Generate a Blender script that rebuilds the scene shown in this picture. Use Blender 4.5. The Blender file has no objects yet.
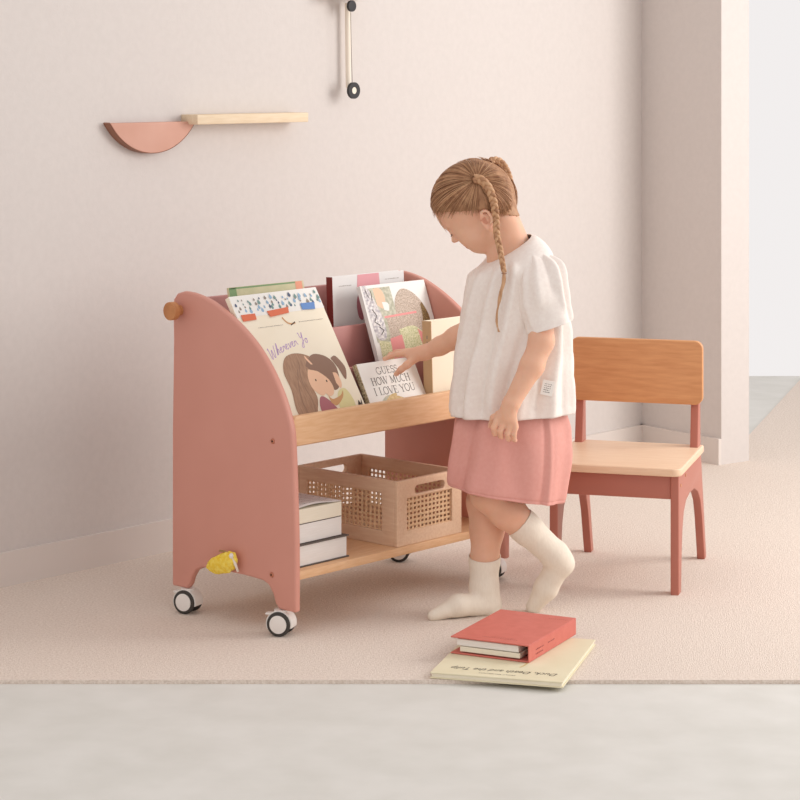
import bpy, bmesh, math, random
import numpy as np
from mathutils import Vector, Matrix, noise
random.seed(7)
SC = bpy.context.scene
COL = SC.collection
PI = math.pi
F, H, YH = 2250.0, 1.22, 69.0          # focal length in pixels, eye height, horizon row


def W(x, y, Y):
    """a point of the room at depth Y seen at photo position x, y"""
    return Vector(((x - 400) / F * Y, Y, H - (y - YH) * Y / F))


def FL(x, y, z=0.0):
    Y = F * (H - z) / (y - YH)
    return Vector(((x - 400) / F * Y, Y, z))


# ------------------------------------------------------------------ materials
def srgb(r, g, b):
    f = lambda c: (c / 255 / 12.92) if c / 255 <= .04045 else ((c / 255 + .055) / 1.055) ** 2.4
    return (f(r), f(g), f(b), 1)


def base_mat(name, col, rough=.6, spec=.3, sss=0):
    m = bpy.data.materials.new(name)
    m.use_nodes = True
    n = m.node_tree.nodes
    b = n['Principled BSDF']
    b.inputs['Base Color'].default_value = srgb(*col)
    b.inputs['Roughness'].default_value = rough
    b.inputs['Specular IOR Level'].default_value = spec
    if sss:
        b.inputs['Subsurface Weight'].default_value = sss
        b.inputs['Subsurface Radius'].default_value = (1, .35, .2)
        b.inputs['Subsurface Scale'].default_value = .006
    return m


def noise_mat(name, c1, c2, scale=20, detail=3, rough=.6, bump=0.0, bscale=None, spec=.3, stretch=(1, 1, 1), sss=0, metal=0, dist=.002):
    m = base_mat(name, c1, rough, spec, sss)
    nt = m.node_tree
    n, l = nt.nodes, nt.links
    b = n['Principled BSDF']
    b.inputs['Metallic'].default_value = metal
    tc = n.new('ShaderNodeTexCoord')
    mp = n.new('ShaderNodeMapping')
    mp.inputs['Scale'].default_value = stretch
    l.new(tc.outputs['Object'], mp.inputs['Vector'])
    t = n.new('ShaderNodeTexNoise')
    t.inputs['Scale'].default_value = scale
    t.inputs['Detail'].default_value = detail
    l.new(mp.outputs['Vector'], t.inputs['Vector'])
    r = n.new('ShaderNodeValToRGB')
    r.color_ramp.elements[0].color = srgb(*c1)
    r.color_ramp.elements[1].color = srgb(*c2)
    r.color_ramp.elements[0].position = .32
    r.color_ramp.elements[1].position = .68
    l.new(t.outputs['Fac'], r.inputs['Fac'])
    l.new(r.outputs['Color'], b.inputs['Base Color'])
    if bump:
        t2 = n.new('ShaderNodeTexNoise')
        t2.inputs['Scale'].default_value = bscale or scale
        t2.inputs['Detail'].default_value = 2
        l.new(mp.outputs['Vector'], t2.inputs['Vector'])
        bp = n.new('ShaderNodeBump')
        bp.inputs['Strength'].default_value = bump
        bp.inputs['Distance'].default_value = dist
        l.new(t2.outputs['Fac'], bp.inputs['Height'])
        l.new(bp.outputs['Normal'], b.inputs['Normal'])
    return m


M = {}
M['wall'] = noise_mat('wall_paint', (212, 204, 199), (215, 207, 202), 60, 4, .85, .12, 180, .1)
M['skirting'] = base_mat('skirting_paint', (222, 212, 205), .5, .2)
M['carpet'] = noise_mat('carpet_pile', (224, 207, 193), (247, 233, 221), 190, 4, .95, .9, 420, .05, dist=.004)
M['floor'] = noise_mat('pale_floor', (211, 208, 201), (219, 216, 210), 9, 4, .6, .05, 60, .2)
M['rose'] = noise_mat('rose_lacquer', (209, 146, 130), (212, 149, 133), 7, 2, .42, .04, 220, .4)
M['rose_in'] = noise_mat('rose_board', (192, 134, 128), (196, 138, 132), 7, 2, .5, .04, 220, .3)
M['rose_chair'] = noise_mat('rose_chair_lacquer', (179, 110, 94), (182, 113, 97), 7, 2, .42, .04, 220, .4)
M['beech'] = noise_mat('beech_wood', (222, 174, 130), (232, 189, 148), 22, 5, .45, .03, 40, .35, (1, 9, 9))
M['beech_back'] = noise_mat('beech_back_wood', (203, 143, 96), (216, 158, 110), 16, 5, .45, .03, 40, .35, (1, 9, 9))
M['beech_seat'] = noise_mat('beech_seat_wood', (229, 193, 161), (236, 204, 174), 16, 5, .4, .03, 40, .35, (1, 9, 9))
M['pale_wood'] = noise_mat('pale_crate_wood', (222, 185, 154), (232, 200, 171), 18, 5, .6, .04, 60, .2, (9, 1, 9))
M['cane'] = noise_mat('cane_strip', (222, 184, 144), (236, 204, 166), 120, 3, .6, .1, 300, .2)
M['shelf_wood'] = noise_mat('wall_shelf_wood', (226, 203, 172), (234, 214, 186), 22, 5, .6, .03, 40, .2, (1, 9, 9))
M['knob_wood'] = noise_mat('knob_wood', (184, 122, 78), (204, 142, 94), 30, 5, .45, .03, 40, .3, (9, 1, 1))
M['white_plastic'] = base_mat('white_plastic', (236, 230, 224), .35, .4)
M['tyre'] = base_mat('grey_tyre', (66, 62, 58), .6, .3)
M['copper'] = base_mat('copper_bolt', (196, 130, 104), .3, .5)
M['copper'].node_tree.nodes['Principled BSDF'].inputs['Metallic'].default_value = .7
M['dark'] = base_mat('dark_bolt_hole', (60, 36, 30), .6)
M['paper'] = noise_mat('page_paper', (236, 230, 224), (241, 236, 231), 400, 2, .85, .25, 900, .1, (.05, .05, 1))
M['paper_cream'] = noise_mat('page_paper_cream', (238, 229, 208), (242, 234, 215), 400, 2, .85, .2, 900, .1, (.05, .05, 1))
M['cover_dark'] = base_mat('dark_board_cover', (98, 88, 82), .6)
M['cover_cream'] = noise_mat('cream_cover', (243, 231, 208), (246, 235, 214), 10, 2, .5, 0, None, .3)
M['cover_tan'] = base_mat('tan_spine', (205, 172, 132), .55)
M['cover_white'] = base_mat('white_cover', (240, 236, 230), .45)
M['cover_cool'] = base_mat('cool_white_cover', (228, 224, 221), .45)
M['cover_red'] = base_mat('dark_red_spine', (128, 50, 44), .5)
M['cover_olive'] = noise_mat('olive_flecked_spine', (126, 106, 78), (214, 196, 160), 260, 3, .6)
M['green'] = base_mat('green_print', (122, 150, 104), .5)
M['sage'] = noise_mat('sage_print', (192, 188, 148), (206, 196, 160), 30, 2, .5)
M['coral_print'] = base_mat('coral_print', (226, 150, 120), .5)
M['orange_tape'] = base_mat('orange_tape_print', (222, 116, 82), .5)
M['blue_tape'] = base_mat('blue_tape_print', (104, 142, 200), .5)
M['rain_a'] = base_mat('slate_print', (86, 98, 124), .5)
M['rain_b'] = base_mat('sky_print', (150, 180, 206), .5)
M['rain_c'] = base_mat('teal_print', (120, 150, 146), .5)
M['purple_ink'] = base_mat('purple_ink', (188, 152, 205), .5)
M['hair_print'] = noise_mat('brown_hair_print', (158, 122, 98), (182, 146, 120), 40, 4, .5, 0, None, .3, (6, 1, 1))
M['hair_print_dark'] = base_mat('dark_hair_print', (146, 114, 96), .5)
M['skin_print'] = base_mat('peach_print', (240, 196, 164), .5)
M['tan_print'] = base_mat('tan_print', (208, 158, 112), .5)
M['plum_print'] = base_mat('plum_print', (178, 112, 120), .5)
M['pear_print'] = base_mat('pear_print', (226, 216, 162), .5)
M['ink'] = base_mat('dark_ink', (74, 62, 56), .6)
M['ink_soft'] = base_mat('grey_ink', (150, 138, 128), .6)
M['pink_print'] = base_mat('pink_print', (226, 158, 164), .5)
M['rose_print'] = base_mat('rose_print', (236, 150, 146), .5)
M['speckle'] = noise_mat('speckled_print', (164, 142, 122), (222, 204, 188), 330, 4, .55)
M['speckle_dark'] = noise_mat('dark_speckled_print', (92, 70, 44), (170, 140, 90), 330, 4, .55)
M['grid_print'] = noise_mat('cream_green_print', (188, 188, 130), (240, 234, 200), 260, 3, .55)
M['sketch_print'] = noise_mat('sketch_print', (164, 156, 164), (246, 240, 234), 130, 5, .55)
M['green_sketch'] = noise_mat('green_grey_print', (172, 170, 146), (212, 208, 188), 120, 3, .55)
M['blue_soft'] = noise_mat('soft_sage_print', (176, 184, 168), (214, 206, 186), 60, 3, .55)
M['straw_print'] = noise_mat('straw_print', (200, 170, 112), (232, 208, 160), 90, 3, .55)
M['binder'] = noise_mat('coral_board', (206, 112, 99), (212, 119, 106), 50, 3, .5, .05, 300, .3)
M['binder_ink'] = base_mat('dark_coral_ink', (140, 60, 54), .5)
M['floor_book'] = noise_mat('pale_yellow_cover', (226, 216, 184), (232, 223, 193), 12, 2, .5)
M['skin'] = noise_mat('skin', (226, 176, 148), (232, 184, 156), 30, 3, .55, .05, 400, .25, sss=.25)
M['lip'] = base_mat('lip', (206, 124, 112), .5, .3)
M['ear_in'] = base_mat('ear_inside', (208, 144, 118), .6)
M['lash'] = base_mat('lash', (96, 66, 48), .7)
M['hair'] = noise_mat('hair_cap', (158, 112, 80), (190, 144, 108), 60, 4, .55, .3, 220, .35, (1, 1, 1))
M['hair_l'] = noise_mat('hair_light', (188, 142, 104), (206, 162, 124), 60, 3, .45, 0, None, .4)
M['hair_d'] = noise_mat('hair_dark', (146, 100, 70), (170, 124, 90), 60, 3, .45, 0, None, .4)
M['shirt'] = noise_mat('white_linen', (238, 226, 218), (243, 233, 225), 130, 3, .85, .25, 420, .1, dist=.0012)
M['skirt'] = noise_mat('pink_corduroy', (223, 160, 149), (226, 165, 154), 120, 3, .85, .25, 380, .1, dist=.0012)
M['sock'] = noise_mat('cream_knit', (234, 221, 204), (239, 227, 211), 260, 3, .9, .3, 330, .1, (1, 1, .3), dist=.0015)
M['black'] = base_mat('charcoal_disc', (56, 53, 54), .55)
M['string'] = base_mat('grey_string', (140, 122, 108), .7)
M['rod'] = base_mat('cream_rod', (238, 226, 210), .6)
M['mirror_rose'] = noise_mat('rose_clay', (203, 152, 132), (212, 164, 146), 8, 2, .5, .03, 60, .25)
M['clay_edge'] = base_mat('clay_rim', (150, 104, 84), .5)
M['yellow'] = noise_mat('yellow_plush', (240, 200, 60), (250, 224, 110), 120, 3, .85, .5, 300, .1)
M['brass'] = base_mat('brass_bar', (176, 136, 90), .4)


# ------------------------------------------------------------------ helpers
def link(o, parent=None):
    COL.objects.link(o)
    if parent is not None:
        o.parent = parent
    return o


def tag(o, label, cat, group=None):
    o['label'] = label
    o['category'] = cat
    if group:
        o['group'] = group
    return o


def empty(name, mat4, label, cat, group=None):
    o = bpy.data.objects.new(name, None)
    COL.objects.link(o)
    o.empty_display_size = .05
    o.matrix_world = mat4
    return tag(o, label, cat, group)


def finish(bm, name, mat, parent=None, smooth=None):
    me = bpy.data.meshes.new(name)
    bmesh.ops.recalc_face_normals(bm, faces=bm.faces)
    bm.to_mesh(me)
    bm.free()
    for m in (mat if isinstance(mat, (list, tuple)) else [mat]):
        me.materials.append(m)
    o = bpy.data.objects.new(name, me)
    link(o, parent)
    if smooth is not None:
        me.polygons.foreach_set('use_smooth', [True] * len(me.polygons))
        if smooth < 3:
            me.set_sharp_from_angle(angle=smooth)
    return o


def add_box(bm, lo, hi, bevel=0, seg=2, mi=0):
    r = bmesh.ops.create_cube(bm, size=1)
    vs = r['verts']
    for v in vs:
        v.co = Vector([lo[i] + (v.co[i] + .5) * (hi[i] - lo[i]) for i in range(3)])
    fs = set(f for v in vs for f in v.link_faces)
    for f in fs:
        f.material_index = mi
    if bevel:
        es = list(set(e for v in vs for e in v.link_edges))
        bmesh.ops.bevel(bm, geom=es, offset=bevel, segments=seg, affect='EDGES', profile=.5)
    return vs


def box(name, lo, hi, mat, parent=None, bevel=0.0, seg=2):
    bm = bmesh.new()
    add_box(bm, lo, hi, bevel, seg)
    return finish(bm, name, mat, parent, .6 if bevel else None)


def add_cyl(bm, p0, p1, r0, r1=None, n=24, bevel=0, mi=0):
    r1 = r0 if r1 is None else r1
    p0, p1 = Vector(p0), Vector(p1)
    d = p1 - p0
    rot = d.to_track_quat('Z', 'Y').to_matrix().to_4x4()
    r = bmesh.ops.create_cone(bm, cap_ends=True, segments=n, radius1=r0, radius2=r1, depth=d.length,
                              matrix=Matrix.Translation((p0 + p1) / 2) @ rot)
    fs = set(f for v in r['verts'] for f in v.link_faces)
    for f in fs:
        f.material_index = mi
    if bevel:
        es = [e for e in set(e for v in r['verts'] for e in v.link_edges) if len(e.link_faces) == 2 and any(len(f.verts) > 4 for f in e.link_faces)]
        bmesh.ops.bevel(bm, geom=es, offset=bevel, segments=3, affect='EDGES', profile=.5)


def add_tube(bm, pts, rad, n=6, mi=0, cap=True):
    pts = [Vector(p) for p in pts]
    if not isinstance(rad, (list, tuple)):
        rad = [rad] * len(pts)
    rings = []
    ref = None
    for i, p in enumerate(pts):
        t = (pts[min(i + 1, len(pts) - 1)] - pts[max(i - 1, 0)]).normalized()
        if ref is None:
            ref = t.orthogonal().normalized()
        ref = (ref - t * ref.dot(t)).normalized()
        b = t.cross(ref)
        rings.append([bm.verts.new(p + (ref * math.cos(2 * PI * k / n) + b * math.sin(2 * PI * k / n)) * rad[i]) for k in range(n)])
    for a, c in zip(rings, rings[1:]):
        for k in range(n):
            f = bm.faces.new((a[k], a[(k + 1) % n], c[(k + 1) % n], c[k]))
            f.material_index = mi
    if cap:
        bm.faces.new(rings[0][::-1]).material_index = mi
        bm.faces.new(rings[-1]).material_index = mi


def curve_mesh(cu):
    o = bpy.data.objects.new('tmp', cu)
    COL.objects.link(o)
    dg = bpy.context.evaluated_depsgraph_get()
    dg.update()
    me = bpy.data.meshes.new_from_object(o.evaluated_get(dg))
    bpy.data.objects.remove(o)
    return me


def plate(name, outlines, thick, mat, parent, frame, bevel=0.0):
    """a board cut to shape: outlines (first the outer one, then holes) in the board's own plane, extruded to its thickness"""
    cu = bpy.data.curves.new(name, 'CURVE')
    cu.dimensions = '2D'
    cu.fill_mode = 'BOTH'
    cu.extrude = max(thick / 2 - bevel, 1e-5)
    cu.bevel_depth = bevel
    cu.bevel_resolution = 3
    cu.offset = -bevel
    for ol in outlines:
        s = cu.splines.new('POLY')
        s.points.add(len(ol) - 1)
        for p, q in zip(s.points, ol):
            p.co = (q[0], q[1], 0, 1)
        s.use_cyclic_u = True
    me = curve_mesh(cu)
    me.name = name
    me.materials.clear()
    me.materials.append(mat)
    me.transform(frame)
    o = bpy.data.objects.new(name, me)
    link(o, parent)
    bm = bmesh.new()
    bm.from_mesh(me)
    bmesh.ops.remove_doubles(bm, verts=bm.verts, dist=1e-6)
    bmesh.ops.recalc_face_normals(bm, faces=bm.faces)
    bm.to_mesh(me)
    bm.free()
    me.polygons.foreach_set('use_smooth', [True] * len(me.polygons))
    me.set_sharp_from_angle(angle=.55)
    return o


def FR(o, x, y):
    """frame with origin o, plane axes x, y"""
    x, y = Vector(x), Vector(y)
    z = x.cross(y)
    m = Matrix((x, y, z)).transposed().to_4x4()
    m.translation = Vector(o)
    return m


def rrect(x0, y0, x1, y1, r, n=6):
    if not isinstance(r, (list, tuple)):
        r = [r] * 4
    out = []
    for (cx, cy, a, rr) in ((x1 - r[0], y0 + r[0], -90, r[0]), (x1 - r[1], y1 - r[1], 0, r[1]), (x0 + r[2], y1 - r[2], 90, r[2]), (x0 + r[3], y0 + r[3], 180, r[3])):
        if rr < 1e-6:
            out.append((cx, cy))
            continue
        for k in range(n + 1):
            t = math.radians(a + 90 * k / n)
            out.append((cx + rr * math.cos(t), cy + rr * math.sin(t)))
    return out


def smooth_line(pts, n=8):
    """Catmull-Rom through points of any dimension"""
    P = [Vector(p) for p in pts]
    out = []
    for i in range(len(P) - 1):
        p0, p1, p2, p3 = P[max(i - 1, 0)], P[i], P[i + 1], P[min(i + 2, len(P) - 1)]
        for k in range(n):
            t = k / n
            out.append(.5 * ((2 * p1) + (p2 - p0) * t + (2 * p0 - 5 * p1 + 4 * p2 - p3) * t * t + (3 * p1 - p0 - 3 * p2 + p3) * t ** 3))
    out.append(P[-1])
    return out


def decals(name, shapes, parent, z0=.0003, mats=None):
    """printed flat shapes on a cover: (polygon, material) in the cover's own plane, later ones on top"""
    bm = bmesh.new()
    used = []
    layer, last = 0, None
    for poly, m in shapes:
        if m not in used:
            used.append(m)
        if m != last or len(poly) > 4:
            layer, last = layer + 1, m
        vs = [bm.verts.new((p[0], p[1], z0 + layer * .00003)) for p in poly]
        try:
            f = bm.faces.new(vs)
            f.normal_update()
            if f.normal.z < 0:
                f.normal_flip()
            f.material_index = used.index(m)
        except ValueError:
            pass
    bmesh.ops.triangulate(bm, faces=[f for f in bm.faces if len(f.verts) > 4])
    me = bpy.data.meshes.new(name)
    bm.to_mesh(me)
    bm.free()
    for m in used:
        me.materials.append(M[m])
    o = bpy.data.objects.new(name, me)
    return link(o, parent)


def blob(cx, cy, rx, ry, a=0, n=20, wob=0, seed=0):
    ca, sa = math.cos(math.radians(a)), math.sin(math.radians(a))
    o = []
    for k in range(n):
        t = 2 * PI * k / n
        q = 1 + wob * math.sin(3 * t + seed) + wob * .6 * math.sin(5 * t + 2 * seed)
        x, y = rx * q * math.cos(t), ry * q * math.sin(t)
        o.append((cx + x * ca - y * sa, cy + x * sa + y * ca))
    return o


def ribbon(pts, w):
    """quads along a polyline of width w"""
    out = []
    P = [Vector(p).to_2d() if len(p) > 2 else Vector(p) for p in pts]
    L = []
    for i, p in enumerate(P):
        t = (P[min(i + 1, len(P) - 1)] - P[max(i - 1, 0)])
        if t.length < 1e-9:
            t = Vector((1, 0))
        t.normalize()
        nrm = Vector((-t.y, t.x)) * w / 2
        L.append((p + nrm, p - nrm))
    for a, b in zip(L, L[1:]):
        out.append([a[0], a[1], b[1], b[0]])
    return out


def text_mesh(name, body, size, mat, parent, frame, shear=0, align='LEFT', spacing=1, fit=None):
    cu = bpy.data.curves.new(name, 'FONT')
    cu.body = body
    cu.size = size
    cu.shear = shear
    cu.align_x = align
    cu.space_character = spacing
    cu.extrude = 0
    cu.resolution_u = 3
    me = curve_mesh(cu)
    if fit:
        xs = [v.co.x for v in me.vertices]
        w = max(xs) - min(xs)
        me.transform(Matrix.Diagonal((fit / w, 1, 1, 1)))
    me.name = name
    me.materials.clear()
    me.materials.append(mat)
    me.transform(frame)
    o = bpy.data.objects.new(name, me)
    return link(o, parent)


# ------------------------------------------------------------------ camera, light
cam = bpy.data.cameras.new('camera')
co = bpy.data.objects.new('camera', cam)
COL.objects.link(co)
co.location = (0, 0, H)
co.rotation_euler = (PI / 2, 0, 0)
cam.sensor_width = 36
cam.lens = 36 * F / 800
cam.shift_y = -(400 - YH) / 800
cam.clip_end = 100
SC.camera = co

w = bpy.data.worlds.new('world')
SC.world = w
w.use_nodes = True
bg = w.node_tree.nodes['Background']
bg.inputs['Color'].default_value = srgb(254, 250, 249)
bg.inputs['Strength'].default_value = .9

win = bpy.data.lights.new('window_light', 'AREA')          # daylight coming through the tall window past the end of the right wall
wo = bpy.data.objects.new('window_light', win)
COL.objects.link(wo)
win.shape = 'RECTANGLE'
win.size, win.size_y = 1.5, 1.9
win.energy = 61
win.color = (1.0, .985, .965)
wo.location = (2.9, 5.3, 1.6)
wo.rotation_euler = (Vector((0, 5.35, .5)) - wo.location).to_track_quat('-Z', 'Y').to_euler()

SC.view_settings.view_transform = 'Standard'
SC.view_settings.look = 'None'
SC.view_settings.gamma = 1
SC.view_settings.exposure = 0
SC.view_settings.use_curve_mapping = False

# ------------------------------------------------------------------ the cart's frame
P0 = Vector((-.22472, 4.8155, 0))
U = Vector((.6669, .74515, 0))
V = Vector((-.74515, .6669, 0))
CART = FR(P0, U, V)
CART[0][2], CART[1][2], CART[2][2] = 0, 0, 1
LEN = .73


def C(a, d, z=0.0):
    return P0 + U * a + V * d + Vector((0, 0, z))


# ------------------------------------------------------------------ room
CORNER = FL(641.5, 449)
CORNER.z = 0


def struct(o):
    o['kind'] = 'structure'
    return o


def slab(name, p, q, h, t, mat, into):
    """upright slab from p to q, of height h and thickness t on the side INTO"""
    p, q = Vector(p), Vector(q)
    d = (q - p).normalized()
    n = Vector((-d.y, d.x, 0))
    if n.dot(into) < 0:
        n = -n
    bm = bmesh.new()
    vs = [bm.verts.new(x) for x in (p, q, q + n * t, p + n * t)]
    vt = [bm.verts.new(v.co + Vector((0, 0, h))) for v in vs]
    bm.faces.new(vs)
    bm.faces.new(vt)
    for i in range(4):
        bm.faces.new((vs[i], vs[(i + 1) % 4], vt[(i + 1) % 4], vt[i]))
    return struct(finish(bm, name, mat))


RW = Vector((.598, -.8015, 0)).normalized()
wl_end = CORNER - U * 4.2
wr_end = CORNER + RW * .36
slab('wall_left', wl_end - U * 0 , CORNER + U * .12, 2.7, .12, M['wall'], V)
slab('wall_right', CORNER, wr_end, 2.7, .12, M['wall'], Vector((1, .6, 0)))
slab('baseboard_left', wl_end, CORNER, .08, -.012, M['skirting'], V)
slab('baseboard_right', CORNER, wr_end, .08, -.012, M['skirting'], Vector((1, .6, 0)))
bm = bmesh.new()
vs = [bm.verts.new(p) for p in ((-4.5, 2.2, -.008), (4.5, 2.2, -.008), (4.5, 9, -.008), (-4.5, 9, -.008))]
fl = bm.faces.new(vs)
r = bmesh.ops.extrude_face_region(bm, geom=[fl])
for v in [g for g in r['geom'] if isinstance(g, bmesh.types.BMVert)]:
    v.co.z -= .1
struct(finish(bm, 'floor', M['floor']))

# carpet fitted to the walls, its front edge bound straight across
CE = 4.4926
bm = bmesh.new()
tl = (wl_end.x - 0, wl_end.y)
pts = [(-2.35, CE), (2.6, CE)]
# right wall line and left wall line at the front edge
rx = CORNER + RW * ((CE - CORNER.y) / RW.y)
lx = CORNER + U * ((CE - CORNER.y) / U.y)
poly = [Vector((lx.x, CE, 0)), Vector((3.2, CE, 0)), Vector((3.2, 8.9, 0)), Vector((wr_end.x + .6, 8.9, 0)), wr_end.copy(), CORNER.copy()]
top = [bm.verts.new(p) for p in poly]
bot = [bm.verts.new(p + Vector((0, 0, -.008))) for p in poly]
bm.faces.new(top)
bm.faces.new(bot[::-1])
for i in range(6):
    bm.faces.new((top[i], top[(i + 1) % 6], bot[(i + 1) % 6], bot[i]))
cp = struct(finish(bm, 'floor_carpet', M['carpet']))

# ------------------------------------------------------------------ book cart
cart = empty('book_cart', CART, 'rose pink wheeled book cart with beech shelves standing by the wall', 'book cart')
front = [(0, .058), (.0, .2), (.003, .295), (.009, .412), (.015, .454), (.033, .501), (.056, .542), (.086, .583), (.125, .623), (.172, .658), (.219, .685), (.267, .706), (.316, .718), (.35, .721)]
prof = [(p.x, p.y) for p in smooth_line(front, 4)]
prof += [(.372, .715), (.384, .702), (.389, .684), (.386, .655), (.385, .61), (.387, .5), (.389, .4), (.389, .058)]
arch = [(.34, .056), (.331, .066), (.325, .082), (.312, .1), (.29, .110), (.25, .1125), (.195, .113), (.14, .1125), (.1, .110), (.082, .1035), (.068, .086), (.06, .066), (.05, .056)]
prof += [(.385, .055)] + arch + [(.004, .055)]
for a0, nm in ((0, 'side_panel'), (LEN - .018, 'side_panel')):
    plate(nm, [prof], .018, M['rose'], cart, FR((a0 + .009, 0, 0), (0, 1, 0), (0, 0, 1)), .0055)
A0, A1 = .018, LEN - .018
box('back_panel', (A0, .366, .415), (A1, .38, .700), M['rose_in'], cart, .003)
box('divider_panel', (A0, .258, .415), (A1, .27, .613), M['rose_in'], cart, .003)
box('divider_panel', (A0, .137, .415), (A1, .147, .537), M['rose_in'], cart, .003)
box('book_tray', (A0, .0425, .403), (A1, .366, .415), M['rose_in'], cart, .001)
lip = plate('front_lip', [rrect(A0 + .001, .405, A1, .470, [.001, .001, .016, .001])], .018, M['beech'], cart, FR((0, .033, 0), (1, 0, 0), (0, 0, 1)), .0025)
box('bottom_shelf', (A0, .010, .120), (A1, .372, .139), M['beech'], cart, .002)
# knob at the top of the near side panel
bm = bmesh.new()
add_cyl(bm, (0.001, .362, .678), (-.018, .362, .678), .0115, n=24)
add_cyl(bm, (-.016, .362, .678), (-.033, .362, .678), .0205, n=36, bevel=.002)
finish(bm, 'knob', M['knob_wood'], cart, .6)
for d, z in ((.067, .416), (.07, .127)):
    bm = bmesh.new()
    add_cyl(bm, (.0, d, z), (-.0022, d, z), .0062, .0052, n=20, bevel=.0006)
    b = finish(bm, 'bolt', M['copper'], cart, .6)
    bm = bmesh.new()
    add_cyl(bm, (-.0022, d, z), (-.0026, d, z), .0024, n=6)
    finish(bm, 'hex_socket', M['dark'], b)


def caster(a, d, rot, parent):
    T = Matrix.Translation((a, d, 0)) @ Matrix.Rotation(rot, 4, 'Z')
    bm = bmesh.new()      # plate, swivel and cover between the wheels
    add_cyl(bm, (0, 0, .05), (0, 0, .0555), .016, n=24)
    sec = [(.0295 * math.cos(math.radians(t)), .0265 + .0285 * math.sin(math.radians(t))) for t in range(-25, 206, 11)]
    ra = [bm.verts.new((-.0165, p[0], p[1])) for p in sec]
    rb = [bm.verts.new((.0165, p[0], p[1])) for p in sec]
    bm.faces.new(ra)
    bm.faces.new(rb[::-1])
    for i in range(len(sec)):
        j = (i + 1) % len(sec)
        bm.faces.new((ra[i], ra[j], rb[j], rb[i]))
    bm.transform(T)
    h = finish(bm, 'caster', M['white_plastic'], parent, .6)
    for s in (-1, 1):
        bm = bmesh.new()
        add_cyl(bm, (s * .0125, 0, .0265), (s * .021, 0, .0265), .0265, n=36, bevel=.003)
        bm.transform(T)
        finish(bm, 'tyre', M['tyre'], h, .6)
        bm = bmesh.new()
        add_cyl(bm, (s * .0205, 0, .0265), (s * .0225, 0, .0265), .0195, n=32, bevel=.0008)
        bm.transform(T)
        finish(bm, 'hub_cap', M['white_plastic'], h, .6)
    bm = bmesh.new()
    add_box(bm, (-.009, .012, .043), (.009, .034, .047), .001)
    bm.transform(T)
    finish(bm, 'brake_lever', M['white_plastic'], h, .6)


caster(.006, .047, .42, cart)
caster(LEN - .009, .045, .35, cart)
caster(.009, .345, .27, cart)
caster(LEN - .009, .345, .6, cart)


# ------------------------------------------------------------------ books standing in the cart
def book_frame(a, d0, z0, lean, spin=0):
    """origin at the middle of the front cover's lower edge; x along the cart, y up the cover, z out of the cover"""
    t = math.radians(lean)
    m = Matrix(((1, 0, 0, a), (0, math.sin(t), -math.cos(t), d0), (0, math.cos(t), math.sin(t), z0), (0, 0, 0, 1)))
    return CART @ m @ Matrix.Rotation(math.radians(spin), 4, 'Z')


def make_book(name, frame, w, h, t, cover, label, spine=None, pages='paper', cat='book', group=None, soft=False):
    """w across (from 0), h up (from 0), thickness t behind the front cover (z=0)"""
    e = empty(name, frame, label, cat, group)
    c = .0012 if soft else .0022
    o = 0 if soft else .003
    bm = bmesh.new()
    add_box(bm, (0, 0, -c), (w, h, 0), .0006, 1)
    finish(bm, 'front_cover', M[cover], e)
    bm = bmesh.new()
    add_box(bm, (0, 0, -t), (w, h, -t + c), .0006, 1)
    finish(bm, 'back_cover', M[cover], e)
    bm = bmesh.new()
    add_box(bm, (-.0012, 0, -t), (.0012, h, 0), .0005, 1)
    finish(bm, 'spine', M[spine or cover], e)
    bm = bmesh.new()
    add_box(bm, (.0013, o, -t + c + .0002), (w - o - .001, h - o, -c - .0002))
    finish(bm, 'page_block', M[pages], e)
    return e


def drop(x, y, s, a=0):
    return [(x, y + s * 1.9)] + [(x + s * math.cos(t), y + s * math.sin(t)) for t in [math.radians(30 - k * 24) for k in range(11)]]


# front picture book with the raindrop band
g = 'picture books in the tiers of the cart'
b = make_book('picture_book', book_frame(.0245, .0515, .4225, 31, .5), .278, .341, .012, 'cover_cream',
              'large cream picture book with raindrop top band and two brown-haired figures, front tier', group=g)
sh = [([(0, .288), (.278, .288), (.278, .341), (0, .341)], 'cover_white')]
rr = random.Random(3)
for k in range(60):
    x, y = .008 + .268 * (k % 15 + rr.uniform(.1, .9)) / 15, .298 + .032 * (k // 15 + rr.uniform(.1, .9)) / 4
    sh.append((drop(x, y, rr.uniform(.0015, .0045)), rr.choice(['rain_a', 'rain_b', 'rain_c', 'rain_b', 'ink_soft', 'rain_c'])))
sh += [([(.012, .278), (.054, .279), (.056, .294), (.012, .294)], 'orange_tape'),
       ([(.098, .281), (.160, .286), (.164, .3), (.094, .296)], 'orange_tape'),
       ([(.205, .289), (.246, .287), (.252, .304), (.206, .305)], 'blue_tape')]
decals('cover_print', sh, b)
sh = []


def dash_line(x0, x1, y, h, seed, mat='ink_soft', slope=0):
    """a line of print too small to read: short strokes"""
    q = random.Random(seed)
    out = []
    x = x0
    while x < x1:
        wd = q.uniform(.35, 1.0) * h
        yy = y + slope * (x - x0)
        hh = h * q.uniform(.55, 1)
        out.append(([(x, yy), (x + wd, yy), (x + wd, yy + hh * .45), (x, yy + hh * .45)], mat))
        x += wd + h * q.uniform(.2, .5)
    return out


sh += dash_line(.05, .128, .2585, .0035, 1)
sh += dash_line(.180, .255, .2605, .0035, 2)
for rb in ribbon(smooth_line([(.134, .277), (.142, .2645), (.154, .259), (.168, .2605)], 4), .004):
    sh.append((rb, 'tan_print'))
for rb in ribbon([(.152, .256), (.168, .2625)], .0025):
    sh.append((rb, 'ink'))
decals('small_print', sh, b, .0004)

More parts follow.
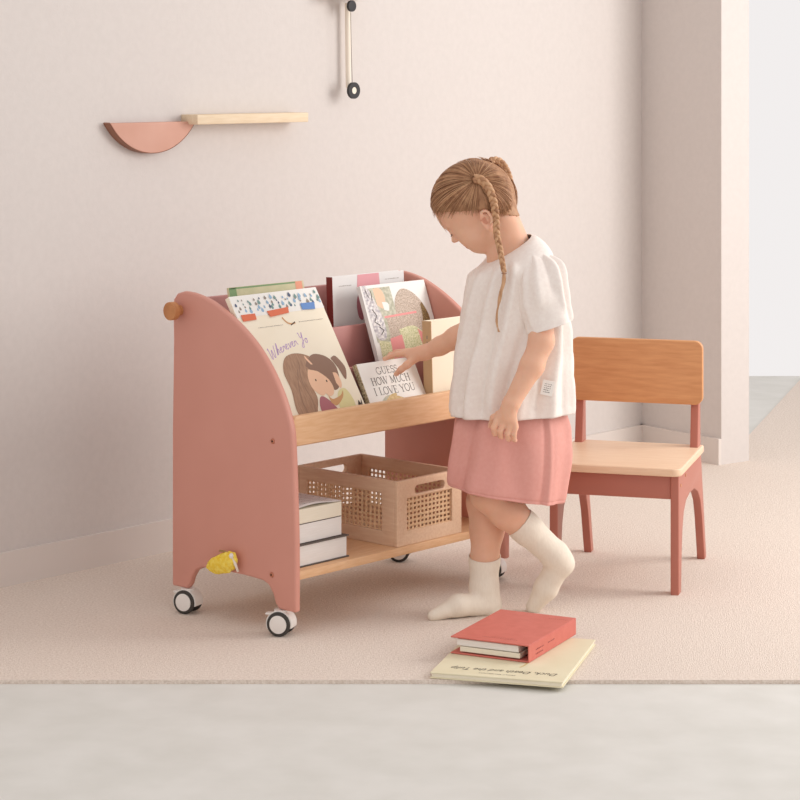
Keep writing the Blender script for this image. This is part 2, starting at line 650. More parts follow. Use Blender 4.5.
# the purple handwritten title
GL = {
    'W': ([(0, .9), (.05, 1), (.12, .2), (.2, 0), (.32, .75), (.4, .05), (.5, .05), (.62, .95)], .72),
    'h': ([(0, 0), (.08, .5), (.2, 1), (.16, .5), (.06, 0), (.14, .38), (.24, .42), (.26, .1), (.36, .05)], .38),
    'e': ([(0, .18), (.14, .3), (.17, .42), (.08, .45), (.02, .22), (.1, .02), (.26, .1)], .28),
    'r': ([(0, .05), (.06, .42), (.1, .36), (.2, .4), (.22, .15), (.3, .05)], .3),
    'v': ([(0, .38), (.06, .4), (.1, .04), (.2, .2), (.24, .42), (.3, .38)], .32),
    'Y': ([(0, .95), (.06, 1), (.1, .6), (.22, .55), (.36, 1), (.26, .35), (.14, -.3), (0, -.25), (.1, 0), (.36, .3)], .42),
    'o': ([(.14, .4), (.03, .3), (.04, .06), (.18, .04), (.22, .25), (.14, .4), (.26, .36)], .3),
}
sh = []
x0 = 0
polys = []
for ch in 'Wherever Yo':
    if ch == ' ':
        x0 += .28
        continue
    st, adv = GL[ch]
    polys.append([(x0 + p[0], p[1]) for p in st])
    x0 += adv
tw = x0
for st in polys:
    pts = []
    for p in smooth_line(st, 5):
        fx = p[0] / tw
        x = .050 + fx * .135
        y = .186 + .030 * fx - .022 * (2 * fx - 1) ** 2 * .3 + (p[1] * .027)
        pts.append((x, y))
    for rb in ribbon(pts, .0017):
        sh.append((rb, 'purple_ink'))
decals('title_lettering', sh, b, .0003)
# two hugging figures, plainly drawn
sh = [
    (smooth_line([(.085, -.0), (.077, .03), (.086, .075), (.085, .12), (.105, .152), (.14, .16), (.178, .15), (.197, .127), (.182, .11), (.165, .118), (.15, .09), (.155, .05), (.14, .02), (.13, .0)], 4), 'hair_print'),
    (smooth_line([(.158, .126), (.17, .14), (.197, .152), (.232, .142), (.25, .118), (.246, .085), (.232, .064), (.214, .062), (.208, .09), (.19, .108), (.17, .112)], 4), 'hair_print_dark'),
    (smooth_line([(.244, .136), (.262, .14), (.278, .112), (.272, .09), (.263, .082), (.256, .11)], 4), 'hair_print_dark'),
    (smooth_line([(.160, .118), (.150, .096), (.152, .07), (.172, .052), (.19, .06), (.2, .08), (.194, .105), (.176, .114)], 4), 'skin_print'),
    (smooth_line([(.176, .128), (.166, .144), (.168, .15), (.182, .128)], 4), 'skin_print'),
    (smooth_line([(.19, .108), (.2, .1), (.212, .086), (.216, .066), (.206, .05), (.19, .05), (.18, .07), (.182, .095)], 4), 'skin_print'),
    (smooth_line([(.232, .102), (.244, .098), (.247, .076), (.238, .062), (.23, .076)], 4), 'skin_print'),
    (smooth_line([(.15, .0), (.152, .03), (.165, .05), (.182, .044), (.2, .02), (.21, .0)], 4), 'plum_print'),
    (smooth_line([(.21, .0), (.212, .03), (.225, .055), (.25, .06), (.262, .03), (.258, .0)], 4), 'pear_print'),
    (smooth_line([(.19, .05), (.2, .04), (.228, .046), (.24, .056), (.232, .04), (.205, .024), (.19, .032)], 4), 'tan_print'),
]
sh = [([(max(0.004, p[0] - .014), max(.001, p[1] * 1.0 + .028)) for p in s], m) for s, m in sh]
sh += [(blob(.157, .118, .002, .0028), 'ink'), (blob(.189, .112, .002, .0028), 'ink')]
for rb in ribbon(smooth_line([(.097, .03), (.091, .07), (.098, .11), (.116, .15)], 4), .0014) + ribbon(smooth_line([(.114, .028), (.121, .07), (.114, .12), (.128, .165)], 4), .0014):
    sh.append((rb, 'hair_print_dark'))
sh += [([(.256, .046), (.262, .056), (.266, .046), (.272, .06), (.268, .034), (.26, .036)], 'ink')]
decals('cover_figures', sh, b, .0005)

# thin book behind it, only its green and sage top shows
b = make_book('picture_book', book_frame(.042, .174, .4225, 13.5), .238, .319, .006, 'sage',
              'thin sage and green topped book peeking out behind the raindrop picture book', group=g, soft=True)
decals('cover_print', [([(0, .29), (.022, .29), (.022, .318), (0, .318)], 'green'), ([(.0, .3145), (.232, .3145), (.232, .318), (0, .318)], 'green'),
                       ([(.21, .29), (.232, .29), (.232, .318), (.21, .318)], 'coral_print')], b)

# white book with the serif title
b = make_book('picture_book', book_frame(.318, .0545, .4225, 27), .194, .139, .013, 'cover_white',
              'small white storybook with three-line serif title under the hand, front tier', spine='cover_olive', group=g)


def arc(cx, cy, rx, ry, a0, a1, n=10):
    return [(cx + rx * math.cos(math.radians(a0 + (a1 - a0) * k / n)), cy + ry * math.sin(math.radians(a0 + (a1 - a0) * k / n))) for k in range(n + 1)]


TK, TN = .12, .05
SER = {
    'G': ([(arc(.4, .5, .36, .5, 50, 310), TK * .8), ([(.72, .4), (.72, .08)], TK), ([(.55, .4), (.85, .4)], TN), ([(.66, .8), (.66, .98)], TN)], .86),
    'U': ([([(.18, 1), (.18, .3)], TK), (arc(.44, .3, .26, .3, 180, 360), TN * 1.6), ([(.7, .3), (.7, 1)], TN), ([(.03, 1), (.33, 1)], TN), ([(.57, 1), (.83, 1)], TN)], .86),
    'E': ([([(.2, 1), (.2, 0)], TK), ([(.05, 1), (.64, 1)], TN), ([(.2, .52), (.5, .52)], TN), ([(.05, 0), (.68, 0)], TN), ([(.64, 1), (.64, .8)], TN), ([(.68, 0), (.68, .22)], TN), ([(.5, .42), (.5, .62)], TN)], .74),
    'S': ([(arc(.32, .75, .22, .25, 40, 230) + arc(.32, .27, .24, .27, 75, -140), TK * .8), ([(.52, .78), (.52, .98)], TN), ([(.08, .04), (.08, .24)], TN)], .62),
    'H': ([([(.18, 1), (.18, 0)], TK), ([(.72, 1), (.72, 0)], TK), ([(.18, .52), (.72, .52)], TN), ([(.03, 1), (.33, 1)], TN), ([(.03, 0), (.33, 0)], TN), ([(.57, 1), (.87, 1)], TN), ([(.57, 0), (.87, 0)], TN)], .92),
    'O': ([(arc(.42, .5, .36, .5, 0, 360, 18), TK * .8)], .86),
    'W': ([([(.06, 1), (.34, 0)], TK), ([(.34, 0), (.58, .95)], TN), ([(.52, 1), (.8, 0)], TK), ([(.8, 0), (1.08, 1)], TN), ([(-.06, 1), (.2, 1)], TN), ([(.4, 1), (.66, 1)], TN), ([(.96, 1), (1.18, 1)], TN)], 1.16),
    'M': ([([(.16, 1), (.16, 0)], TN), ([(.16, 1), (.5, .05)], TK), ([(.5, .05), (.84, 1)], TN), ([(.86, 1), (.86, 0)], TK), ([(.03, 0), (.3, 0)], TN), ([(.71, 0), (1.01, 0)], TN), ([(.03, 1), (.2, 1)], TN), ([(.82, 1), (1.0, 1)], TN)], 1.06),
    'C': ([(arc(.4, .5, .36, .5, 50, 310), TK * .8), ([(.64, .78), (.64, .98)], TN)], .76),
    'I': ([([(.2, 1), (.2, 0)], TK), ([(.05, 1), (.35, 1)], TN), ([(.05, 0), (.35, 0)], TN)], .42),
    'L': ([([(.2, 1), (.2, 0)], TK), ([(.05, 1), (.37, 1)], TN), ([(.05, 0), (.66, 0)], TN), ([(.66, 0), (.66, .24)], TN)], .72),
    'V': ([([(.06, 1), (.42, 0)], TK), ([(.42, 0), (.78, 1)], TN), ([(-.06, 1), (.22, 1)], TN), ([(.64, 1), (.9, 1)], TN)], .82),
    'Y': ([([(.06, 1), (.4, .45)], TK), ([(.4, .45), (.74, 1)], TN), ([(.4, .48), (.4, 0)], TK), ([(-.06, 1), (.22, 1)], TN), ([(.6, 1), (.86, 1)], TN), ([(.25, 0), (.56, 0)], TN)], .8),
}


def serif_line(txt, x0, x1, y, h, mat='ink'):
    tot = sum(.4 if c == ' ' else SER[c][1] for c in txt)
    sx = (x1 - x0) / tot
    out = []
    x = x0
    for c in txt:
        if c == ' ':
            x += .4 * sx
            continue
        st, adv = SER[c]
        for pl, wd in st:
            for rb in ribbon([(x + p[0] * sx, y + p[1] * h) for p in pl], wd * h * .95):
                out.append((rb, mat))
        x += adv * sx
    return out


decals('title_lettering', serif_line('GUESS', .056, .130, .108, .0165) + serif_line('HOW MUCH', .028, .160, .0835, .0175) + serif_line('I LOVE YOU', .026, .165, .059, .0175), b, .0003)
decals('cover_print', [(blob(.068, .031, .030, .026, 10, wob=.06), 'blue_soft'), (blob(.098, .029, .034, .022, -8, wob=.06, seed=2), 'straw_print'),
                       (blob(.078, .047, .02, .01, 20, wob=.1), 'straw_print'), (blob(.118, .026, .02, .015, 0, wob=.08), 'cover_cream')], b, .0003)

# cream upright book on the right of the front tier
b = make_book('picture_book', book_frame(.5155, .0555, .4215, 2), .19, .211, .027, 'cover_cream',
              'plain cream hardback standing upright at the right of the front tier', spine='cover_tan', group=g)
sh = dash_line(.068, .1, .024, .004, 4, 'ink')
decals('small_print', sh, b)
sp = decals('spine_print', [([(.0, .0), (.003, .0), (.003, .012), (0, .012)], 'ink_soft'), ([(.0, .016), (.003, .016), (.003, .028), (0, .028)], 'ink_soft'), ([(0, .034), (.003, .034), (.003, .042), (0, .042)], 'ink_soft')], b, .0)
sp.matrix_local = FR((-.0015, .135, -.011), (0, 0, -1), (0, 1, 0))

# middle tier: illustrated book
b = make_book('picture_book', book_frame(.479, .152, .4225, 20, 0), .230, .30, .012, 'cover_white',
              'white illustrated book with big speckled oval and patchwork shapes, middle tier', group=g)
oval = smooth_line([(.108, .155), (.1, .21), (.106, .255), (.135, .282), (.17, .275), (.2, .245), (.214, .205), (.2, .165), (.17, .148), (.14, .145)], 5)
dark = smooth_line([(.2, .245), (.214, .205), (.2, .165), (.182, .152), (.178, .18), (.19, .21), (.192, .24)], 5)
sh = [([(.01, .16), (.105, .16), (.1, .292), (.012, .292)], 'green_sketch'),
      (smooth_line([(.004, .3), (.02, .296), (.036, .262), (.05, .216), (.046, .17), (.014, .17), (.006, .22)], 4), 'sketch_print'),
      (smooth_line([(.04, .29), (.066, .288), (.074, .262), (.06, .24), (.042, .25)], 4), 'skin_print'),
      (smooth_line([(.06, .256), (.08, .252), (.078, .234), (.062, .236)], 4), 'cover_white'),
      (oval, 'speckle'), (dark, 'speckle_dark'),
      ([(0.058, 0.142), (0.170, 0.142), (0.176, 0.215), (0.062, 0.220)], 'speckle'),
      ([(0.056, 0.216), (0.172, 0.220), (0.172, 0.225), (0.056, 0.221)], 'rose_print'),
      (smooth_line([(0.095, 0.185), (0.150, 0.190), (0.186, 0.160), (0.188, 0.130), (0.170, 0.105), (0.100, 0.098)], 4), 'grid_print'),
      (smooth_line([(0.160, 0.182), (0.186, 0.160), (0.188, 0.130), (0.174, 0.110), (0.164, 0.140)], 4), 'rose_print'),
      ([(0.012, 0.105), (0.052, 0.100), (0.058, 0.158), (0.016, 0.164)], 'grid_print'),
      ([(0.050, 0.098), (0.098, 0.102), (0.100, 0.172), (0.056, 0.166)], 'rose_print'),
      (smooth_line([(0.050, 0.102), (0.100, 0.100), (0.170, 0.106), (0.160, 0.086), (0.060, 0.084)], 4), 'grid_print'),
      (smooth_line([(0.074, 0.090), (0.110, 0.096), (0.150, 0.090), (0.146, 0.070), (0.080, 0.070)], 4), 'speckle_dark'),
      (smooth_line([(0.014, 0.092), (0.036, 0.096), (0.050, 0.088), (0.046, 0.070), (0.018, 0.070)], 4), 'sketch_print'),
      (blob(.03, .082, .006, .007), 'ink'), (blob(.022, .076, .004, .005), 'ink'), (blob(.04, .08, .004, .004), 'ink')]
for pl in ([(.012, .29), (.018, .27), (.03, .286), (.028, .262)], [(.02, .24), (.03, .225), (.018, .21), (.034, .2)], [(.03, .196), (.042, .188), (.03, .178)], [(.008, .072), (.052, .066), (.06, .07)], [(.188, .14), (.192, .11), (.186, .08)]):
    for rb in ribbon(pl, .0024):
        sh.append((rb, 'ink'))
decals('cover_print', sh, b)

# back tier: white book with red spine
b = make_book('picture_book', book_frame(.437, .293, .4225, 2.5), .256, .303, .019, 'cover_cool',
              'white book with dark red spine and pink square at its top, back tier', spine='cover_red', group=g)
sh = [([(.085, .266), (.168, .266), (.164, .303), (.088, .303)], 'pink_print')]
sh += dash_line(.022, .066, .279, .0045, 7) + dash_line(.186, .236, .285, .0045, 9)
decals('cover_print', sh, b)
decals('cover_figure_print', [(smooth_line([(.098, .262), (.086, .25), (.083, .225), (.09, .2), (.105, .196), (.11, .23)], 4), 'plum_print')], b)

# ------------------------------------------------------------------ thick books lying on the bottom shelf
g = 'thick books stacked on the bottom shelf'
Z = .1392


def lying(a0, a1, d0, d1, z, t, label, pages, cover, ct=.003, over=.0, name='thick_book'):
    e = empty(name, CART @ Matrix.Translation((a0, d0, z)), label, 'book', g)
    w, dp = a1 - a0, d1 - d0
    box('back_cover', (0, -over, 0), (w + over, dp, ct), M[cover], e, .0005, 1)
    box('page_block', (.001, 0, ct), (w - .001, dp - .003, t - ct), M[pages], e)
    box('front_cover', (0, -over, t - ct), (w + over, dp, t), M[cover], e, .0005, 1)
    box('spine', (0, dp - .003, ct), (w, dp, t - ct), M[cover], e)
    return e


lying(.026, .200, .036, .23, Z, .049, 'bottom thick white-paged book of the stack on the lower shelf', 'paper', 'cover_dark', .0028, .004)
lying(.022, .188, .040, .22, Z + .0492, .043, 'middle thick white-paged book of the stack on the lower shelf', 'paper', 'cover_dark', .0016, .0)
e = empty('thick_book', CART @ Matrix.Translation((.022, .040, Z + .0924)), 'topmost cream-edged book with lifted printed page, stack on lower shelf', 'book', g)
box('page_block', (0, 0, 0), (.166, .18, .031), M['paper_cream'], e, .0008, 1)
bm = bmesh.new()
grid = []
for i in range(15):
    row = []
    for j in range(9):
        x, y = .166 * i / 14, .18 * j / 8
        z = .0316 + .0065 * max(0, math.sin(PI * min(1, x / .145))) * (1 - .3 * y / .18) + .002 * (x / .166)
        row.append(bm.verts.new((x, y, z)))
    grid.append(row)
for i in range(14):
    for j in range(8):
        bm.faces.new((grid[i][j], grid[i + 1][j], grid[i + 1][j + 1], grid[i][j + 1]))
lift = finish(bm, 'lifted_page', M['paper'], e, 3.2)
md = lift.modifiers.new('thickness', 'SOLIDIFY')
md.thickness = .0006
sh = []
for k in range(8):
    sh += dash_line(.012, .15, .012 + k * .02, .006, 20 + k)
# printed lines follow the page's arch
o = decals('page_print', sh, e, 0)
for v in o.data.vertices:
    x, y = v.co.x, v.co.y
    v.co.z = .0328 + .0065 * max(0, math.sin(PI * min(1, x / .145))) * (1 - .3 * y / .18) + .002 * (x / .166)

# ------------------------------------------------------------------ wooden crate with cane panels
CX0, CX1, CY0, CY1, CZ = .343, .568, .014, .334, .1392
cw, cl, chh, ct = CX1 - CX0, CY1 - CY0, .148, .011
crate = empty('cane_crate', CART @ Matrix.Translation((CX0, CY0, CZ)), 'open wooden crate with cane panels and handle slots on the lower shelf', 'crate')
box('base', (ct, ct, .004), (cw - ct, cl - ct, .012), M['pale_wood'], crate)


def cane(name, x0, y0, x1, y1, frame, parent):
    bm = bmesh.new()
    nx, ny = max(2, round((x1 - x0) / .0135)), max(2, round((y1 - y0) / .0105))
    for i in range(nx + 1):
        x = x0 + (x1 - x0) * i / nx
        for q in (-.0014, .0014):
            add_box(bm, (x + q - .0012, y0 - .004, -.0008), (x + q + .0012, y1 + .004, .0002))
    for j in range(ny + 1):
        y = y0 + (y1 - y0) * j / ny
        for q in (-.0013, .0013):
            add_box(bm, (x0 - .004, y + q - .0011, -.0001), (x1 + .004, y + q + .0011, .0009))
    bm.transform(frame)
    return finish(bm, name, M['cane'], parent)


def crate_side(name, length, frame, slot, win):
    outs = [rrect(0, 0, length, chh, .001)]
    if slot:
        outs.append(rrect(length / 2 - .052, chh - .036, length / 2 + .052, chh - .016, .0095))
    outs.append(rrect(win[0], win[1], win[2], win[3], .002)[::-1])
    p = plate(name, outs, ct, M['pale_wood'], crate, frame, .0012)
    cane('cane_insert', win[0], win[1], win[2], win[3], frame, p)
    return p


we = (.034, .032, cw - .034, .107)
crate_side('end_panel', cw, FR((0, ct / 2, 0), (1, 0, 0), (0, 0, 1)), True, we)
crate_side('end_panel', cw, FR((0, cl - ct / 2, 0), (1, 0, 0), (0, 0, 1)), True, we)
wl = (.036, .032, cl - 2 * ct - .024, .118)
crate_side('long_panel', cl - 2 * ct, FR((ct / 2, ct, 0), (0, 1, 0), (0, 0, 1)), False, wl)
crate_side('long_panel', cl - 2 * ct, FR((cw - ct / 2, ct, 0), (0, 1, 0), (0, 0, 1)), False, wl)

# ------------------------------------------------------------------ yellow pouch clipped to the lower edge of the near panel
pm = CART @ Matrix.Translation((-.004, .178, .135))
pouch = empty('ruffled_pouch', pm, 'small yellow ruffled pouch with brass bar on the near pink panel\'s lower edge', 'pouch')
bm = bmesh.new()
bmesh.ops.create_icosphere(bm, subdivisions=5, radius=1)
for v in bm.verts:
    p = v.co.copy()
    q = 1 + .13 * noise.noise(p * 3.5) + .06 * noise.noise(p * 8)
    # wide below, narrowing upward to the bar
    wd = .052 - .024 * (p.z * .5 + .5)
    v.co = Vector((-.012 + p.x * .0105 * q, .026 + p.y * wd * q - .024 * p.z, .002 + p.z * .027 * q))
finish(bm, 'bag', M['yellow'], pouch, 3.2)
bm = bmesh.new()
add_tube(bm, [(-.013, .038, .026), (-.013, .02, .027), (-.012, -.008, .022)], .0022, 8)
finish(bm, 'bar', M['brass'], pouch, 3.2)
bm = bmesh.new()
bmesh.ops.create_uvsphere(bm, u_segments=16, v_segments=10, radius=.0062, matrix=Matrix.Translation((-.016, -.004, .021)))
finish(bm, 'bead', M['white_plastic'], pouch, 3.2)
bm = bmesh.new()
add_tube(bm, [(-.014, -.006, .017), (-.014, -.013, .005), (-.013, -.021, -.012)], [.004, .0035, .0025], 8)
finish(bm, 'trim', M['rod'], pouch, 3.2)

# ------------------------------------------------------------------ child's chair
w1 = Vector((.960, -.28, 0)).normalized()
w2 = Vector((.28, .960, 0)).normalized()
CH0 = Vector((.352, 5.298, 0))                      # outer front foot of the near-left leg
CHM = Matrix.Identity(4)
CHM.col[0][:3], CHM.col[1][:3] = w1, w2
CHM.translation = CH0
chair = empty('kids_chair', CHM, 'child\'s chair with rose frame, beech seat and backrest behind the child', 'chair')
TH, CW = .0195, .306
side = [(0, 0), (.0, .276), (.285, .276), (.303, .40), (.307, .548), (.331, .548), (.331, .40), (.335, .29), (.352, .24), (.43, .0), (.402, 0), (.36, .115), (.335, .158), (.295, .188), (.24, .205), (.17, .208), (.11, .2), (.075, .178), (.056, .14), (.044, .08), (.036, 0)]
side = rrect(0, 0, 0, 0, 0)[:0] + side
for x in (0, CW - TH):
    plate('side_frame', [side], TH, M['rose_chair'], chair, FR((x + TH / 2, 0, 0), (0, 1, 0), (0, 0, 1)), .0025)
box('front_apron', (TH, .004, .221), (CW - TH, .021, .276), M['rose_chair'], chair, .0015)
box('rear_apron', (TH, .28, .225), (CW - TH, .297, .274), M['rose_chair'], chair, .0015)
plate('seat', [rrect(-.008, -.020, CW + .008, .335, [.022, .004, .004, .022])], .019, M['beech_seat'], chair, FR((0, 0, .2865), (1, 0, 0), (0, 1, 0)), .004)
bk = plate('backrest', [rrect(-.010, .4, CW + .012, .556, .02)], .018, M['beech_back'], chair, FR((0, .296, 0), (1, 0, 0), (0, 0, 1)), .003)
for y, z in ((.03, .25), (.1, .262)):
    bm = bmesh.new()
    add_cyl(bm, (CW, y, z), (CW + .001, y, z), .004, n=16)
    finish(bm, 'bolt_cap', M['knob_wood'], chair, .6)
for x in (0, CW - TH):
    for y0, y1 in ((.004, .032), (.405, .427)):
        pass

# ------------------------------------------------------------------ books on the carpet
def square_up(a, b):
    a, b = a.normalized(), b.normalized()
    m, n_ = (a + b).normalized(), (a - b).normalized()
    return ((m + n_) / math.sqrt(2)).normalized(), ((m - n_) / math.sqrt(2)).normalized()


nr, nl = FL(564, 685, .004), FL(430, 676.5, .004)
rt = FL(603.5, 639, .012)
ex = (nl - nr)
ex.z = 0
wb = ex.length
ex.normalize()
ey = rt - nr
ey.z = 0
db = ey.length
ex, ey = square_up(ex, ey)
fb = Matrix.Identity(4)
fb.col[0][:3], fb.col[1][:3] = -ex, ey
fb.translation = Vector((nl.x, nl.y, 0))
fbk = empty('floor_book', fb, 'large flat pale yellow book lying on the carpet beneath the coral binder', 'book')
T = .0125
box('cover_board', (0, 0, .0005), (wb, db, .003), M['floor_book'], fbk, .0006, 1)
box('page_block', (.003, .003, .003), (wb - .003, db - .002, T - .0025), M['paper_cream'], fbk)
box('front_cover', (0, 0, T - .0025), (wb, db, T), M['floor_book'], fbk, .0006, 1)
# the title, upside down for whoever stands at the near side
text_mesh('title_lettering', 'Duck, Death and the Tulip', .026, M['ink'], fbk, FR((wb * .925, .056, T + .0003), (-1, 0, 0), (0, -1, 0)), .35, fit=.218)
text_mesh('author_lettering', 'WOLF ERLBRUCH', .0075, M['ink'], fbk, FR((wb * .63, .024, T + .0003), (-1, 0, 0), (0, -1, 0)), 0, fit=.075)
sh = [(q, 'straw_print') for q in ribbon(smooth_line([(.165, .084), (.17, .098), (.174, .13)], 4), .004)]
decals('stem_print', sh, fbk, T + .0003)

zb = T + .0006
hb = .0355
p_near = FL(527.5, 643.7, zb + hb)
p_left = FL(450.5, 636, zb + hb)
p_right = FL(578, 619.5, zb + hb)
bx = (p_left - p_near)
bx.z = 0
by = (p_right - p_near)
by.z = 0
wbn, dbn = bx.length, by.length
bx, by = square_up(bx, by)
bmx = Matrix.Identity(4)
bmx.col[0][:3], bmx.col[1][:3] = -bx, by
bmx.translation = Vector((p_left.x, p_left.y, zb))
binder = empty('ring_binder', bmx, 'coral red ring binder lying on top of the pale yellow floor book', 'binder')
wbn, dbn = wbn * 1.05, dbn * 1.1
# local: x from the open fore edge (0) to the spine (wbn), y away
box('bottom_board', (0, 0, 0), (wbn, dbn, .0028), M['binder'], binder, .0008, 1)
box('top_board', (0, 0, hb - .0028), (wbn, dbn, hb), M['binder'], binder, .0008, 1)
box('spine_board', (wbn - .0028, 0, .0028), (wbn, dbn, hb - .0028), M['binder'], binder, .0006, 1)
box('page_block', (.012, .006, .017), (wbn - .026, dbn - .008, hb - .0052), M['paper'], binder, .0005, 1)
ps = box('page_block', (.02, .004, .0055), (wbn - .022, dbn - .008, .0155), M['paper_cream'], binder, .0005, 1)
for yy in (.06, .14):
    bm = bmesh.new()
    add_tube(bm, [(wbn - .012 - .016 + .016 * math.cos(t), yy, .018 + .013 * math.sin(t)) for t in [2 * PI * k / 20 for k in range(21)]], .0015, 6, cap=False)
    finish(bm, 'ring_clip', M['cover_dark'], binder, 3.2)
sh = dash_line(.06, .135, .026, .0045, 31, 'binder_ink') + dash_line(.075, .13, .034, .003, 32, 'binder_ink') + dash_line(.125, .17, dbn - .03, .004, 33, 'binder_ink')
decals('cover_print', sh, binder, hb + .0002)
o = decals('spine_print', dash_line(.035, .075, .018, .006, 34, 'binder_ink') + dash_line(.035, .07, .009, .006, 36, 'binder_ink') + dash_line(.1, .13, .018, .006, 35, 'binder_ink'), binder, 0)
o.matrix_local = FR((wbn + .0003, 0, 0), (0, 1, 0), (0, 0, 1))

# ------------------------------------------------------------------ things on the wall
NW = -V                                             # out of the left wall, into the room
def on_wall(x, y, out=0.0):
    """the point OUT in front of the left wall seen at x, y"""
    k = (x - 400) / F
    o = CORNER + NW * out
    # o + s U has X = k Y
    s = (k * o.y - o.x) / (U.x - k * U.y)
    p = o + U * s
    p.z = H - (y - YH) * p.y / F
    return p


def wall_frame(p):
    m = Matrix.Identity(4)
    m.col[0][:3], m.col[1][:3], m.col[2][:3] = U, V, (0, 0, 1)
    m.translation = p
    return m


# hanging pendulum-like mobile
p = on_wall(352, 6, .05)
mob = empty('wall_mobile', wall_frame(p), 'black disc and ring ornament on a string hanging against the wall', 'wall ornament')
inv = mob.matrix_world.inverted()
L_ = lambda x, y, out: inv @ on_wall(x, y, out)
bm = bmesh.new()
c = L_(351.5, 6, .05)
add_cyl(bm, c + Vector((0, -.004, 0)), c + Vector((0, .004, 0)), .0155, n=36, bevel=.001)
finish(bm, 'disc', M['black'], mob, .6)
bm = bmesh.new()
c = L_(353.5, 90.5, .05)
n = 36
for ri, ro, y0, y1 in ((.0095, .0225, -.004, .004),):
    rings = []
    for rr_, yy in ((ri, y0), (ro, y0), (ro, y1), (ri, y1)):
        rings.append([bm.verts.new(c + Vector((rr_ * math.cos(2 * PI * k / n), yy, rr_ * math.sin(2 * PI * k / n)))) for k in range(n)])
    for q in range(4):
        for k in range(n):
            bm.faces.new((rings[q][k], rings[q][(k + 1) % n], rings[(q + 1) % 4][(k + 1) % n], rings[(q + 1) % 4][k]))
finish(bm, 'ring', M['black'], mob, .6)
bm = bmesh.new()
add_cyl(bm, c + Vector((0, -.003, 0)), c + Vector((0, .003, 0)), .0096, n=28)
finish(bm, 'ring_centre', M['rod'], mob, .6)
bm = bmesh.new()
add_tube(bm, [L_(350.6, 12, .0505), L_(351.2, 45, .0505), L_(352.2, 82, .0505)], .0009, 6)
finish(bm, 'string', M['string'], mob, 3.2)
bm = bmesh.new()
add_cyl(bm, L_(347.5, 3, .024), L_(348.5, 88, .024), .0075, n=20)
finish(bm, 'rod', M['rod'], mob, .6)
bm = bmesh.new()
c = L_(346, -2, .03)
add_box(bm, c + Vector((-.085, -.03, -.004)), c + Vector((.075, .029, .012)), .002)
finish(bm, 'mount_bar', M['cover_cool'], mob, .6)

# plank shelf
pA, pB = on_wall(197, 118.5, .0), on_wall(308, 118, .0)
ln = (pB - pA).length
sm = wall_frame(on_wall(197, 119, .0))
sh_ = empty('wall_shelf', sm, 'pale narrow wooden plank shelf on the wall above the cart', 'shelf')
lx_ = (on_wall(308, 118, .06) - on_wall(197, 118, .06)).length
off = (sm.inverted() @ on_wall(197, 118, .06)).x
box('plank', (off, -.062, -.0125), (off + lx_, -.0005, .0125), M['shelf_wood'], sh_, .002)


# half-moon wall pocket
pc = on_wall(152.5, 122, .0)
hm = empty('half_moon_wall_pocket', wall_frame(pc), 'clay pink half-moon wall pocket hanging beside the plank shelf', 'wall decoration')
inv = hm.matrix_world.inverted()
lft, rgt, btm = inv @ on_wall(110, 122, .025), inv @ on_wall(195, 122, .025), inv @ on_wall(152, 153, .025)
cx_, hw_ = (lft.x + rgt.x) / 2, (rgt.x - lft.x) / 2
dep = -btm.z
R_ = (hw_ * hw_ + dep * dep) / (2 * dep)
zc = R_ - dep
a_ = math.asin(min(1, hw_ / R_))
ol = [(cx_ + R_ * math.sin(t), zc - R_ * math.cos(t)) for t in [-a_ + 2 * a_ * k / 40 for k in range(41)]]
plate('front_plate', [ol], .006, M['mirror_rose'], hm, FR((0, -.024, 0), (1, 0, 0), (0, 0, 1)), .0015)
bm = bmesh.new()
ra = []
for t in [-a_ + 2 * a_ * k / 40 for k in range(41)]:
    row = []
    for rr_, yy in ((R_ + .0012, -.0265), (R_ + .0012, -.0005), (R_ - .003, -.0005), (R_ - .003, -.0205)):
        row.append(bm.verts.new((cx_ + rr_ * math.sin(t), yy, zc - rr_ * math.cos(t))))
    ra.append(row)
for a, b_ in zip(ra, ra[1:]):
    for k in range(4):
        bm.faces.new((a[k], a[(k + 1) % 4], b_[(k + 1) % 4], b_[k]))
bm.faces.new(ra[0])
bm.faces.new(ra[-1][::-1])
finish(bm, 'rim', M['clay_edge'], hm, .6)
plate('back_plate', [[(x, z) for x, z in ol]], .004, M['mirror_rose'], hm, FR((0, -.0025, 0), (1, 0, 0), (0, 0, 1)), 0)
